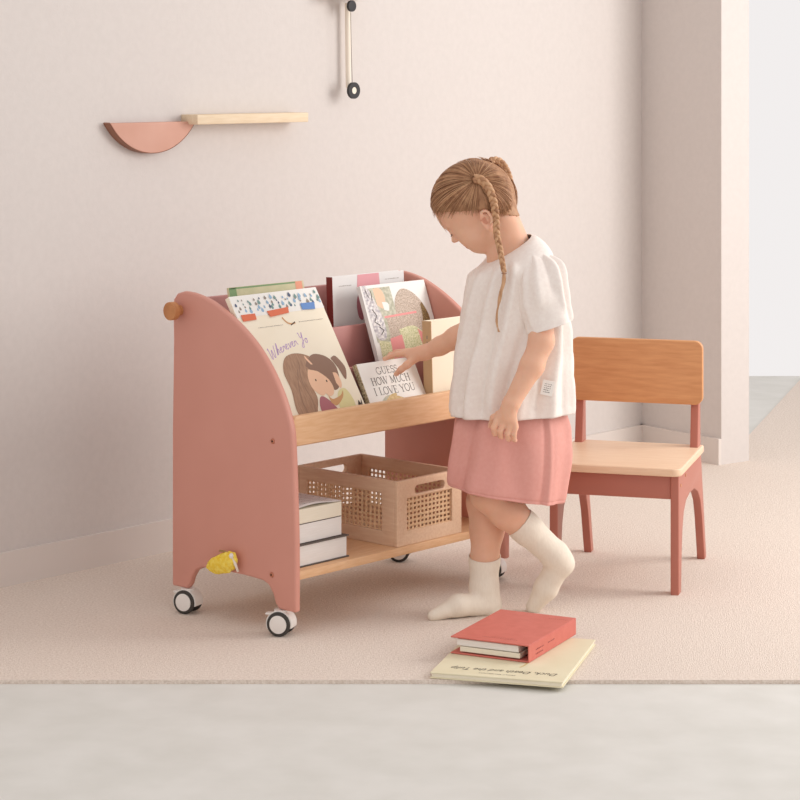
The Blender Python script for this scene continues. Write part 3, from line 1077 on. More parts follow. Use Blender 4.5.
#PERSON#
# ------------------------------------------------------------------ the child
class Field:
    """a signed-distance volume: shapes are blended into it, then its surface is meshed"""

    def __init__(self, lo, hi, h):
        self.lo, self.h = np.array(lo, float), h
        self.n = np.ceil((np.array(hi, float) - self.lo) / h).astype(int) + 1
        self.f = np.full(tuple(self.n), 1.0, np.float32)

    def sub(self, lo, hi, pad):
        a = np.clip(np.floor((np.array(lo) - pad - self.lo) / self.h).astype(int), 0, self.n - 1)
        b = np.clip(np.ceil((np.array(hi) + pad - self.lo) / self.h).astype(int) + 1, 1, self.n)
        sl = tuple(slice(i, j) for i, j in zip(a, b))
        ax = [(self.lo[k] + self.h * np.arange(a[k], b[k])).astype(np.float32) for k in range(3)]
        return sl, np.meshgrid(*ax, indexing='ij', sparse=True)

    def add(self, lo, hi, fn, k=.006, op='+'):
        sl, (x, y, z) = self.sub(lo, hi, .03 + k)
        d = fn(x, y, z).astype(np.float32)
        a = self.f[sl]
        if op == '+':
            q = np.clip(.5 + .5 * (a - d) / k, 0, 1)
            self.f[sl] = a * (1 - q) + d * q - k * q * (1 - q)
        else:                           # carve away
            q = np.clip(.5 - .5 * (a + d) / k, 0, 1)
            self.f[sl] = a * (1 - q) + (-d) * q + k * q * (1 - q)

    def bone(self, p, q, r0, r1, k=.006, op='+'):
        p, q = np.array(p, float), np.array(q, float)
        R = max(r0, r1)
        d = q - p
        L2 = max(d @ d, 1e-12)

        def fn(x, y, z):
            t = np.clip(((x - p[0]) * d[0] + (y - p[1]) * d[1] + (z - p[2]) * d[2]) / L2, 0, 1)
            return np.sqrt((x - p[0] - t * d[0]) ** 2 + (y - p[1] - t * d[1]) ** 2 + (z - p[2] - t * d[2]) ** 2) - (r0 + (r1 - r0) * t)
        self.add(np.minimum(p, q) - R, np.maximum(p, q) + R, fn, k, op)

    def chain(self, pts, rs, k=.006):
        for a, b, c, d in zip(pts, pts[1:], rs, rs[1:]):
            self.bone(a, b, c, d, k)

    def egg(self, c, r, axes=None, k=.006, op='+'):
        """ellipsoid at c with radii r along the columns of axes"""
        c, r = np.array(c, float), np.array(r, float)
        A = np.eye(3) if axes is None else np.array(axes, float)
        e = np.sqrt(((A * r) ** 2).sum(1))

        def fn(x, y, z):
            X, Y, Z = x - c[0], y - c[1], z - c[2]
            l = [X * A[0, i] + Y * A[1, i] + Z * A[2, i] for i in range(3)]
            k0 = np.sqrt(sum((l[i] / r[i]) ** 2 for i in range(3)))
            k1 = np.sqrt(sum((l[i] / r[i] ** 2) ** 2 for i in range(3)))
            return k0 * (k0 - 1) / np.maximum(k1, 1e-6)
        self.add(c - e, c + e, fn, k, op)

    def cut(self, p, n):
        """keep only the side the normal n points to"""
        sl, (x, y, z) = self.sub(self.lo, self.lo + self.n * self.h, 0)
        d = -((x - p[0]) * n[0] + (y - p[1]) * n[1] + (z - p[2]) * n[2])
        self.f[sl] = np.maximum(self.f[sl], d)

    def mesh(self, iters=1):
        f = self.f
        s = f < 0
        nx, ny, nz = f.shape
        c = np.zeros((nx - 1, ny - 1, nz - 1), np.uint8)
        off = [(i, j, k) for i in (0, 1) for j in (0, 1) for k in (0, 1)]
        for i, j, k in off:
            c += s[i:nx - 1 + i, j:ny - 1 + j, k:nz - 1 + k]
        I = np.argwhere((c > 0) & (c < 8))
        idx = np.full(c.shape, -1, np.int64)
        idx[I[:, 0], I[:, 1], I[:, 2]] = np.arange(len(I))
        val = {o: f[I[:, 0] + o[0], I[:, 1] + o[1], I[:, 2] + o[2]] for o in off}
        acc = np.zeros((len(I), 3))
        cnt = np.zeros(len(I))
        for a in off:
            for ax in range(3):
                if a[ax]:
                    continue
                b = list(a)
                b[ax] = 1
                va, vb = val[a], val[tuple(b)]
                m = (va < 0) != (vb < 0)
                t = np.where(m, va / np.where(m, va - vb, 1), 0)
                p = np.repeat(np.array([a], float), len(I), 0)
                p[:, ax] += t
                acc[m] += p[m]
                cnt[m] += 1
        Vv = self.lo + self.h * (I + acc / cnt[:, None])
        Q = []
        for ax in range(3):
            sa = np.take(s, range(0, f.shape[ax] - 1), ax)
            sb = np.take(s, range(1, f.shape[ax]), ax)
            E = np.argwhere(sa != sb)
            u, v = (ax + 1) % 3, (ax + 2) % 3
            E = E[(E[:, u] > 0) & (E[:, v] > 0) & (E[:, u] < f.shape[u] - 1) & (E[:, v] < f.shape[v] - 1)]
            flip = sa[E[:, 0], E[:, 1], E[:, 2]]
            q = []
            for du, dv in ((1, 1), (0, 1), (0, 0), (1, 0)):
                e = E.copy()
                e[:, u] -= du
                e[:, v] -= dv
                q.append(idx[e[:, 0], e[:, 1], e[:, 2]])
            q = np.stack(q, 1)
            q[~flip] = q[~flip][:, ::-1]
            Q.append(q)
        Q = np.concatenate(Q)
        Q = Q[(Q >= 0).all(1)]
        return Vv, Q


def mesh_from(name, Vv, Q, mats, parent, origin, smooth_iters=2):
    me = bpy.data.meshes.new(name)
    Vv = Vv.copy()
    for _ in range(smooth_iters):            # light Laplacian pass to hide the grid
        S = np.zeros_like(Vv)
        n_ = np.zeros(len(Vv))
        for k in range(4):
            a, b_ = Q[:, k], Q[:, (k + 1) % 4]
            np.add.at(S, a, Vv[b_])
            np.add.at(S, b_, Vv[a])
            np.add.at(n_, a, 1)
            np.add.at(n_, b_, 1)
        Vv = Vv * .5 + .5 * S / np.maximum(n_, 1)[:, None]
    P = Vv - np.array(origin)
    me.vertices.add(len(P))
    me.vertices.foreach_set('co', P.ravel())
    me.loops.add(len(Q) * 4)
    me.loops.foreach_set('vertex_index', Q.ravel())
    me.polygons.add(len(Q))
    me.polygons.foreach_set('loop_start', np.arange(len(Q)) * 4)
    me.polygons.foreach_set('use_smooth', np.ones(len(Q), bool))
    me.update(calc_edges=True)
    me.validate()
    for m in mats:
        me.materials.append(m)
    o = bpy.data.objects.new(name, me)
    link(o, parent)
    return o, Vv


PO = Vector((.205, 5.035, 0))                # the child's place on the carpet

# head frame: x forward (the face), y to her left, z to the crown
def rotz(v, a):
    return Matrix.Rotation(a, 3, 'Z') @ v


PITCH, YAW, ROLL = math.radians(38), math.radians(21), math.radians(7)
hx = Vector((-math.cos(PITCH) * math.cos(YAW), math.cos(PITCH) * math.sin(YAW), -math.sin(PITCH)))
hy = Vector((-math.sin(YAW), -math.cos(YAW), 0))
hz = hx.cross(hy)
Rr = Matrix.Rotation(-ROLL, 3, hx)           # crown leans a little towards the near side
hy, hz = Rr @ hy, Rr @ hz
HO = W(488, 210, 5.035)                      # midpoint between the ears
HA = np.array((hx, hy, hz)).T
hd = lambda x, y, z: np.array(HO + hx * x + hy * y + hz * z)

h = .0021
B = Field((-.06, 4.83, -.012), (.44, 5.29, 1.06), h)
# torso, neck
hipc = W(511, 432, 5.04)
chest = W(514, 305, 5.04)
B.egg(hipc, (.066, .092, .07), None, .02)
B.bone(W(511, 420, 5.04), W(513, 330, 5.04), .062, .066, .03)
B.egg(chest, (.066, .088, .085), None, .03)
shL, shR = W(534, 276, 4.968), W(507, 272, 5.122)
B.bone(W(524, 264, 5.0), W(512, 262, 5.09), .034, .034, .025)
B.bone(shL, W(524, 268, 5.0), .030, .034, .02)
B.bone(shR, W(514, 266, 5.08), .030, .034, .02)
nb = W(515, 256, 5.043)
B.bone(nb, hd(-.015, 0, -.034), .0415, .0355, .02)
B.bone(nb, hd(-.004, 0, -.036), .034, .033, .02)
B.bone(W(503, 264, 5.04), hd(.004, 0, -.040), .036, .028, .02)
# head
B.egg(hd(.014, 0, .043), (.091, .071, .080), HA, .012)
B.egg(hd(-.022, 0, .028), (.054, .062, .06), HA, .015)
B.egg(hd(.048, 0, -.006), (.045, .051, .058), HA, .02)
B.egg(hd(.058, 0, -.046), (.030, .030, .020), HA, .014)
B.bone(hd(.010, .047, -.030), hd(.058, .016, -.052), .015, .013, .018)
B.bone(hd(.010, -.047, -.030), hd(.058, -.016, -.052), .015, .013, .018)
for s in (1, -1):
    B.egg(hd(.058, .030 * s, -.020), (.028, .024, .026), HA, .014)
    B.egg(hd(.094, .029 * s, .018), (.010, .014, .011), HA, .012, '-')
    B.egg(hd(.0815, .028 * s, .012), (.0125, .0135, .0125), HA, .004)     # lowered lid over the eyeball
    B.bone(hd(.093, .012 * s, .030), hd(.083, .040 * s, .030), .006, .005, .012)
    # ear: helix rim round a hollow
    ec = hd(-.003, .067 * s, -.019)
    eu, ev = hx * .35 * 0 + hz * .97 - hx * .22, hx * .95 + hz * .2
    out = hy * s
    eu.normalize()
    ev = (ev - eu * ev.dot(eu)).normalized()
    tilt = (out * .93 - hx * .36).normalized()
    E_ = lambda u, v, o: np.array(Vector(ec) + eu * u + ev * v + out * o - hx * (o * .3))
    B.egg(E_(0, .001, .000), (.019, .0125, .006), np.array((eu, ev, tilt)).T, .006)
    rim = [E_(.006 + .0165 * math.sin(t), -.002 - .0115 * math.cos(t) , .007 - .002 * math.sin(t)) for t in [math.radians(-70 + 25 * k) for k in range(10)]]
    B.chain(rim, [.0030] * len(rim), .003)
    B.egg(E_(-.0165, .004, .004), (.006, .0055, .0045), np.array((eu, ev, tilt)).T, .005)
    B.egg(E_(.002, .004, .0075), (.009, .0055, .005), np.array((eu, ev, tilt)).T, .004, '-')
# nose and mouth
B.bone(hd(.091, 0, .020), hd(.1035, 0, -.004), .0062, .0068, .010)
B.egg(hd(.1045, 0, -.0060), (.0080, .0068, .0060), HA, .005)
for s in (1, -1):
    B.egg(hd(.097, .0085 * s, -.0085), (.0065, .0052, .0055), HA, .005)
B.egg(hd(.0885, 0, -.028), (.0075, .015, .0045), HA, .006)
B.egg(hd(.0865, 0, -.0365), (.0075, .0125, .005), HA, .006)
B.bone(hd(.0965, .013, -.0325), hd(.0965, -.013, -.0325), .0016, .0016, .003, '-')
# near (left) arm with the hand holding the skirt
elL, wrL = W(541.5, 341, 4.915), W(511.5, 403, 4.884)
B.chain([shL, W(540, 300, 4.945), elL], [.030, .030, .0268], .012)
B.chain([elL, W(532, 366, 4.905), wrL], [.0268, .0255, .0185], .012)


def hand_chain(pts, rs, k=.003):
    B.chain([W(*p) for p in pts], rs, k)


B.chain([W(511, 404, 4.884), W(506, 416, 4.883)], [.0172, .016], .01)
for kx, kw in ((497, 421), (503, 424), (509.5, 426), (515, 427)):
    B.bone(W(509, 408, 4.884), W(kx, kw, 4.884), .013, .0085, .008)
for k_, (kx, ky, mx, my, tx, ty, r) in enumerate(((496.5, 421, 493.5, 428, 494.5, 433.5, .0066), (503, 424, 500.2, 431, 500.8, 436, .0068), (509.7, 426, 507.5, 433.5, 508, 438.5, .0067), (515.3, 427.5, 514, 434.5, 514.3, 439.5, .006))):
    B.chain([W(kx, ky, 4.881), W(mx, my, 4.879), W(tx, ty, 4.886), W(tx + 1, ty + 1, 4.897)], [r + .0006, r, r - .0004, r - .001], .0018)
B.chain([W(503, 411, 4.892), W(493.5, 418, 4.901), W(490.5, 426, 4.909)], [.0085, .0075, .006], .005)
# far (right) arm reaching to the books
elR, wrR = W(474, 327, 5.125), W(425, 352.5, 5.162)
B.chain([shR, W(490, 300, 5.13), elR], [.030, .027, .0250], .012)
B.chain([elR, W(456, 338, 5.138), W(440, 346, 5.15), wrR], [.0255, .0245, .020, .0165], .012)
B.chain([wrR, W(413, 355.5, 5.163)], [.0165, .0155], .01)
B.bone(wrR, W(404.5, 353.5, 5.172), .013, .009, .008)
B.bone(wrR, W(407, 352, 5.186), .012, .0085, .008)
B.chain([W(405, 353, 5.168), W(395, 354.5, 5.167), W(389.5, 356.5, 5.166), W(384.5, 359, 5.165)], [.0074, .0066, .006, .0052], .002)
B.chain([W(406, 351.5, 5.182), W(396, 352.5, 5.186), W(390, 355, 5.189), W(387.5, 358, 5.19)], [.0074, .0066, .006, .0052], .002)
B.chain([W(408, 351, 5.194), W(399, 352, 5.2), W(393.5, 354.5, 5.203), W(391.5, 357, 5.204)], [.0072, .0064, .0058, .005], .002)
B.chain([W(411, 351, 5.203), W(404, 352, 5.211), W(399.5, 354, 5.214), W(398, 356, 5.215)], [.0064, .0056, .005, .0045], .002)
B.chain([W(414, 359, 5.156), W(407, 365, 5.146), W(401, 369.5, 5.147), W(396, 374, 5.153)], [.0105, .0084, .0072, .0058], .005)
# legs
kneeR, ankR = W(485, 502, 5.075), W(484, 588, 5.045)
B.chain([W(505, 436, 5.085), W(494, 470, 5.085), kneeR], [.058, .052, .040], .015)
B.chain([kneeR, W(487, 530, 5.07), W(484.5, 560, 5.055), ankR], [.040, .0375, .0305, .0265], .012)
B.bone(ankR, W(490, 608, 5.045), .026, .020, .01)
B.chain([W(488, 604, 5.04), W(458, 606, 5.005), W(433, 616, 4.983)], [.024, .019, .0085], .012)
kneeL, ankL = W(489, 493, 5.0), W(555, 555, 5.035)
B.chain([W(514, 436, 5.0), W(500, 466, 4.997), kneeL], [.052, .048, .041], .015)
B.chain([kneeL, W(506, 510, 5.005), W(527, 529, 5.018), ankL], [.042, .0405, .0325, .0265], .012)
B.bone(ankL, W(563, 564, 5.04), .026, .021, .01)
B.chain([W(560, 562, 5.04), W(546, 588, 5.053), W(533.5, 607, 5.06)], [.0245, .0215, .0125], .012)
B.cut((0, 0, .0005), (0, 0, 1))
Vv, Q = B.mesh()
del B
person, PV = mesh_from('person', Vv, Q, [M['skin'], M['lip'], M['ear_in']], None, PO, 2)
person.location = PO
tag(person, 'young child with braided light brown hair, white top and pink skirt, reaching to the books', 'person')
Lc = (PV - np.array(HO)) @ HA                 # head coordinates of every point
fc = Lc[Q].mean(1)
mi = np.zeros(len(Q), np.int32)
lips = (np.abs(fc[:, 1]) < .0145 * (1 - .2 * np.abs(fc[:, 2] + .0325) / .008)) & (fc[:, 2] > -.0405) & (fc[:, 2] < -.0245) & (fc[:, 0] > .083)
mi[lips] = 1
earin = (np.abs(fc[:, 1]) > .0655) & (np.abs(fc[:, 1]) < .0735) & (np.abs(fc[:, 0] - .001) < .006) & (np.abs(fc[:, 2] + .017) < .008)
mi[earin] = 2
person.data.polygons.foreach_set('material_index', mi)
PI_ = Matrix.Translation(-PO)


def hq(x, y, z):
    return Vector(hd(x, y, z)) - PO


for s, nm in ((1, 'eyelash'), (-1, 'eyelash')):
    bm = bmesh.new()
    pts = [hq(.0935 - 3.2 * (t - .028) ** 2 * 6, t * s, .0065 + 5 * (t - .028) ** 2) for t in (.017, .0215, .026, .0305, .035, .039)]
    add_tube(bm, pts, [.0005, .001, .0012, .0012, .001, .0005], 6)
    for k in range(8):
        t = .018 + .0027 * k
        p = hq(.0935 - 3.2 * (t - .028) ** 2 * 6, t * s, .0065 + 5 * (t - .028) ** 2)
        add_tube(bm, [p, p + hx * .004 - hz * .0035 + hy * s * (t - .025) * .15], [.0004, .00015], 4)
    finish(bm, 'eyelash', M['lash'], person, 3.2)
    bm = bmesh.new()
    pts = [hq(.0975 - 20 * (t - .02) ** 2, t * s, .033 - 6 * (t - .028) ** 2) for t in (.012, .018, .025, .032, .038)]
    add_tube(bm, pts, [.0008, .0016, .0017, .0014, .0005], 6)
    finish(bm, 'eyebrow', M['hair_d'], person, 3.2)

# socks: same feet, a little thicker, ending in a straight top
def sock(parts, top, nrm, lo, hi):
    S = Field(lo, hi, .002)
    for pts, rs in parts:
        S.chain([W(*p) for p in pts], rs, .012)
    S.cut((0, 0, .0002), (0, 0, 1))
    v, q = S.mesh()
    n_ = np.array(nrm) / np.linalg.norm(nrm)
    tp = np.array(W(*top))
    # creases round the ankle
    d = (v - tp) @ n_
    o, vv = mesh_from('sock', v, q, [M['sock']], person, PO, 2)
    bm = bmesh.new()
    bm.from_mesh(o.data)
    bmesh.ops.bisect_plane(bm, geom=bm.verts[:] + bm.edges[:] + bm.faces[:], plane_co=tp - np.array(PO), plane_no=n_, clear_outer=True)
    bm.to_mesh(o.data)
    bm.free()
    o.data.polygons.foreach_set('use_smooth', [True] * len(o.data.polygons))
    md = o.modifiers.new('knit', 'SOLIDIFY')
    md.thickness = .0016
    md.offset = 1
    return o


e = .0028
sock([([(487, 530, 5.07), (484.5, 560, 5.055), (484, 588, 5.045), (490, 607, 5.045)], [.0375 - .0005, .0305 + e * .4, .0275 + e, .0205 + e]),
      ([(488, 603.5, 5.04), (458, 605.5, 5.005), (433, 615.5, 4.983)], [.024 + e, .019 + e, .0085 + e])],
     (484, 556, 5.055), (0, -.2, 1), (.0, 4.9, -.01), (.3, 5.16, .24))
sock([([(506, 510, 5.005), (527, 529, 5.018), (555, 555, 5.035), (563, 564, 5.04)], [.0395, .0325 + e * .2, .0265 + e, .021 + e]),
      ([(560, 562, 5.04), (546, 588, 5.053), (533.5, 607, 5.06)], [.0245 + e, .0215 + e, .0125 + e])],
     (519, 523, 5.012), (-.72, -.1, .66), (.15, 4.9, -.01), (.45, 5.16, .26))


# ------------------------------------------------------------------ clothes
def loft(name, rings, n, mat, folds=None, thick=.0022, parent=None, close=True):
    """rings: centre (Vector), axis a, axis b, exponent; folds(t, th, p) -> outward push"""
    ctrl = rings
    m = 10
    C_ = smooth_line([r[0] for r in ctrl], m)
    A_ = smooth_line([r[1] for r in ctrl], m)
    B_ = smooth_line([r[2] for r in ctrl], m)
    bm = bmesh.new()
    rows = []
    for i in range(len(C_)):
        t = i / (len(C_) - 1)
        row = []
        for k in range(n):
            th = 2 * PI * k / n
            cs, sn = math.cos(th), math.sin(th)
            ex_ = .88
            u_ = math.copysign(abs(cs) ** ex_, cs)
            v_ = math.copysign(abs(sn) ** ex_, sn)
            p = C_[i] + A_[i] * u_ + B_[i] * v_
            if folds:
                d = (A_[i].normalized() * cs + B_[i].normalized() * sn)
                p = p + d * folds(t, th, p)
            row.append(bm.verts.new(p - PO))
        rows.append(row)
    for a, b_ in zip(rows, rows[1:]):
        for k in range(n):
            bm.faces.new((a[k], a[(k + 1) % n], b_[(k + 1) % n], b_[k]))
    o = finish(bm, name, mat, parent, 3.2)
    md = o.modifiers.new('cloth', 'SOLIDIFY')
    md.thickness = thick
    md.offset = 0
    return o


def ring(cx, cy, hw, ry, tilt, Y=5.04, sk=0.0):
    """ring seen with half width hw px, depth radius ry; tilt = rows down per pixel to the right; sk = how far its far side shifts right, px"""
    s = Y / F
    return (W(cx, cy, Y), Vector((hw * s, 0, -tilt * hw * s)), Vector((sk * s, ry, 0)))


def ridges(lst, t, th):
    """cloth folds: (angle at the top, angle at the bottom, start, end, width, height)"""
    o = 0
    for a0, a1, t0, t1, w_, h_ in lst:
        if t < t0 - .05 or t > t1 + .05:
            continue
        u_ = min(1, max(0, (t - t0) / (t1 - t0)))
        c_ = math.radians(a0 + (a1 - a0) * u_)
        d = (th - c_ + PI) % (2 * PI) - PI
        e_ = min(1, max(0, (t - t0 + .05) / .12)) * min(1, max(0, (t1 + .05 - t) / .1))
        o += 1.3 * h_ * e_ * math.exp(-(d / w_) ** 2)
    return o


SHIRT_FOLDS = [(205, 196, .3, 1, .10, .009), (222, 214, .28, 1, .085, -.008), (238, 226, .2, 1, .10, .010), (252, 240, .3, 1, .07, -.008), (262, 252, .25, 1, .08, .007),
               (285, 262, .42, 1, .07, -.007), (300, 272, .45, 1, .09, .009), (312, 288, .5, 1, .07, -.006), (322, 305, .5, 1, .1, .008), (335, 322, .5, 1, .08, -.006), (345, 340, .45, 1, .09, .007),
               (180, 172, .35, 1, .12, .006), (160, 150, .35, 1, .12, .008), (130, 125, .35, 1, .12, .008), (100, 95, .35, 1, .1, -.006), (70, 72, .35, 1, .12, .008), (40, 44, .35, 1, .12, .008), (15, 12, .4, 1, .1, .006)]


def fold_shirt(t, th, p):
    q = noise.noise(Vector((p.x * 13 + p.z * 6, p.y * 13, p.z * 9)))
    q2 = noise.noise(Vector((p.x * 30 + p.z * 24, p.y * 30, p.z * 18 - p.x * 14)))
    hem = -.0012 * math.exp(-((t - .95) / .012) ** 2)
    return hem + ridges(SHIRT_FOLDS, t, th + .06 * math.sin(9 * t)) + (.006 * q + .0022 * q2) * min(1, t * 3 + .1)


shirt_rings = [ring(509.5, 248, 20.5, .050, -.66, sk=-5), ring(510.5, 250, 25, .064, -.55, sk=-5), ring(512.5, 256, 32, .083, -.36, sk=-6), ring(513, 264, 38, .099, -.24, sk=-6), ring(513.5, 277, 43, .105, -.12, sk=-5), ring(514, 302, 48, .108, -.06, sk=-4),
               ring(515, 340, 54, .112, -.03, sk=-2), ring(513.5, 380, 58.5, .116, 0), ring(512.5, 412, 61.5, .118, -.03)]
shirt = loft('shirt', shirt_rings, 150, M['shirt'], fold_shirt, .002, person)


SLEEVE_FOLDS = [(300, 318, .1, .8, .16, .008), (275, 290, .05, .62, .13, -.006), (255, 262, .1, .7, .15, .007), (322, 335, .1, 1, .12, -.006), (340, 350, .1, 1, .14, .008), (225, 225, .1, .9, .15, .005),
                (20, 10, .1, .9, .2, .006), (90, 90, .1, .9, .25, .005), (150, 160, .1, .9, .25, .005)]


def fold_sleeve(t, th, p):
    q = noise.noise(Vector((p.x * 22, p.y * 22, p.z * 16)))
    q2 = noise.noise(Vector((p.x * 50 + 3, p.y * 50, p.z * 34)))
    gather = math.sin(15 * th) * .0022 * max(0, 1 - t * 1.7) * min(1, t * 8)
    sag = .0045 * math.sin(PI * min(1, max(0, (t - .45) / .3))) * math.exp(-(((th - math.radians(262) + PI) % (2 * PI) - PI) / .5) ** 2)
    return gather + ridges(SLEEVE_FOLDS, t, th) * min(1, t * 4) * (1 - .55 * t) + sag + .004 * q * min(1, t * 3) + .0016 * q2 * min(1, t * 3)


def sl_ring(cx, cy, hw, ry, tilt, Y):
    return ring(cx, cy, hw, ry, tilt, Y)


loft('sleeve', [sl_ring(533, 249, 5, .012, .3, 4.995), sl_ring(537, 254, 13, .022, .1, 4.985), sl_ring(540, 263, 19, .032, -.05, 4.972), sl_ring(541, 277, 23, .041, -.15, 4.958),
                sl_ring(543, 298, 24, .043, -.25, 4.945), sl_ring(547, 316, 22.5, .042, -.3, 4.936), sl_ring(549, 327, 22, .041, -.31, 4.93)], 96, M['shirt'], fold_sleeve, .002, person)
loft('sleeve', [sl_ring(503, 251, 5, .012, .0, 5.09), sl_ring(503, 256, 13, .022, .0, 5.10), sl_ring(502, 265, 19, .032, .1, 5.115), sl_ring(499, 280, 22, .04, .15, 5.128),
                sl_ring(493, 300, 22, .042, .25, 5.135), sl_ring(488, 314, 21, .041, .3, 5.135)], 96, M['shirt'], fold_sleeve, .002, person)


def fold_skirt(t, th, p):
    q = noise.noise(Vector((p.x * 14 + p.z * 8, p.y * 14, p.z * 10 + 5)))
    a = .0026 * t * math.sin(6 * th + .7) + .0018 * t * math.sin(13 * th)
    # pleat on the near side by the hip
    d = th - math.radians(306)
    a -= .0014 * math.exp(-((t - .9) / .018) ** 2)
    a += ridges([(200, 195, .2, 1, .12, .006), (228, 215, .1, .9, .1, -.005), (245, 232, .15, 1, .12, .006), (268, 282, .3, 1, .14, -.005), (345, 340, .2, 1, .12, .006), (150, 150, .2, 1, .15, .006)], t, th)
    return a + .005 * q + .0075 * math.exp(-(d / .035) ** 2) * (.4 + .6 * t) - .004 * math.exp(-((d + .09) / .05) ** 2)


skirt = loft('skirt', [ring(512, 404, 50, .098, 0), ring(512, 418, 55, .102, 0), ring(511, 440, 58, .113, .01), ring(509, 468, 58.5, .119, .06), ring(507.5, 484, 58, .121, .12), ring(507, 491, 56.5, .120, .15)],
              150, M['skirt'], fold_skirt, .0024, person)
# washing label on the side seam
lp = W(547.5, 388, 4.925)
bm = bmesh.new()
add_box(bm, (-.0135, -.0008, -.0165), (.0135, .0008, .0165), .0004, 1)
bm.transform(Matrix.Translation(lp - PO) @ Matrix.Rotation(.1, 4, 'Z') @ Matrix.Rotation(.22, 4, 'Y'))
lab = finish(bm, 'care_label', M['cover_white'], person)
lsh = []
for k in range(5):
    lsh += dash_line(-.008, .007, .008 - k * .0045, .0034, 50 + k, 'ink')
o = decals('label_print', lsh, lab, 0)
o.data.transform(Matrix.Translation(lp - PO) @ Matrix.Rotation(.1, 4, 'Z') @ Matrix.Rotation(.22, 4, 'Y') @ FR((0, -.0011, 0), (1, 0, 0), (0, 0, 1)))

# ------------------------------------------------------------------ hair
CC, CR = (.014, 0, .043), (.091, .071, .080)


def skull(dv, off):
    """the head's surface (head coordinates) in direction dv from the skull's centre, plus OFF"""
    d = Vector(dv).normalized()
    r1 = 1 / math.sqrt(sum((d[i] / CR[i]) ** 2 for i in range(3)))
    best = r1
    # the fuller back of the head
    c2, rr2 = Vector((-.022, 0, .028)) - Vector(CC), (.054, .062, .06)
    a = sum((d[i] / rr2[i]) ** 2 for i in range(3))
    b_ = -2 * sum(d[i] * c2[i] / rr2[i] ** 2 for i in range(3))
    c_ = sum((c2[i] / rr2[i]) ** 2 for i in range(3)) - 1
    disc = b_ * b_ - 4 * a * c_
    if disc > 0:
        best = max(best, (-b_ + math.sqrt(disc)) / (2 * a))
    return Vector(CC) + d * (best + off)


def H_(p):
    return HO + hx * p[0] + hy * p[1] + hz * p[2]


def hairline(x, y):
    """lowest z the hair reaches at x"""
    return (.044 + (x - .05) * .62) if x > .05 else (.012 + x * .64) if x > 0 else (.012 + x * 1.35)


K = Field(np.min([np.array(H_(p)) for p in ((.12, .09, .14), (.12, -.09, .14), (-.1, .09, .14), (-.1, -.09, .14), (-.1, .09, -.08), (-.1, -.09, -.08), (.12, .09, -.05), (.12, -.09, -.05))], 0),
          np.max([np.array(H_(p)) for p in ((.12, .09, .14), (.12, -.09, .14), (-.1, .09, .14), (-.1, -.09, .14), (-.1, .09, -.08), (-.1, -.09, -.08), (.12, .09, -.05), (.12, -.09, -.05))], 0), .002)
K.egg(hd(*CC), (CR[0] + .0035, CR[1] + .004, CR[2] + .005), HA, .01)
K.egg(hd(-.022, 0, .028), (.058, .066, .064), HA, .015)
K.bone(hd(-.017, 0, .0), hd(-.013, 0, -.050), .040, .0365, .02)
v, q = K.mesh()
lc = (v - np.array(HO)) @ HA
x_ = lc[:, 0]
hl = np.where(x_ > .05, .044 + (x_ - .05) * .62, np.where(x_ > 0, .012 + x_ * .64, .012 + x_ * 1.35))
keep = lc[:, 2] > hl
# the parting: a shallow groove from the forehead over the crown
g_ = np.exp(-(lc[:, 1] / .0035) ** 2) * .004 * (lc[:, 2] > -.02)
nv = lc - np.array(CC)
nv /= np.linalg.norm(nv, axis=1)[:, None]
lc2 = lc - nv * g_[:, None]
v = np.array(HO) + lc2 @ HA.T
qk = q[keep[q].all(1)]
used = np.unique(qk)
mp_ = -np.ones(len(v), int)
mp_[used] = np.arange(len(used))
cap, _ = mesh_from('hair', v[used], mp_[qk], [M['hair']], person, PO, 2)
md = cap.modifiers.new('depth', 'SOLIDIFY')
md.thickness = .004
md.offset = -1


def to_head(p):
    d = Vector(p) - HO
    return Vector((d.dot(hx), d.dot(hy), d.dot(hz)))


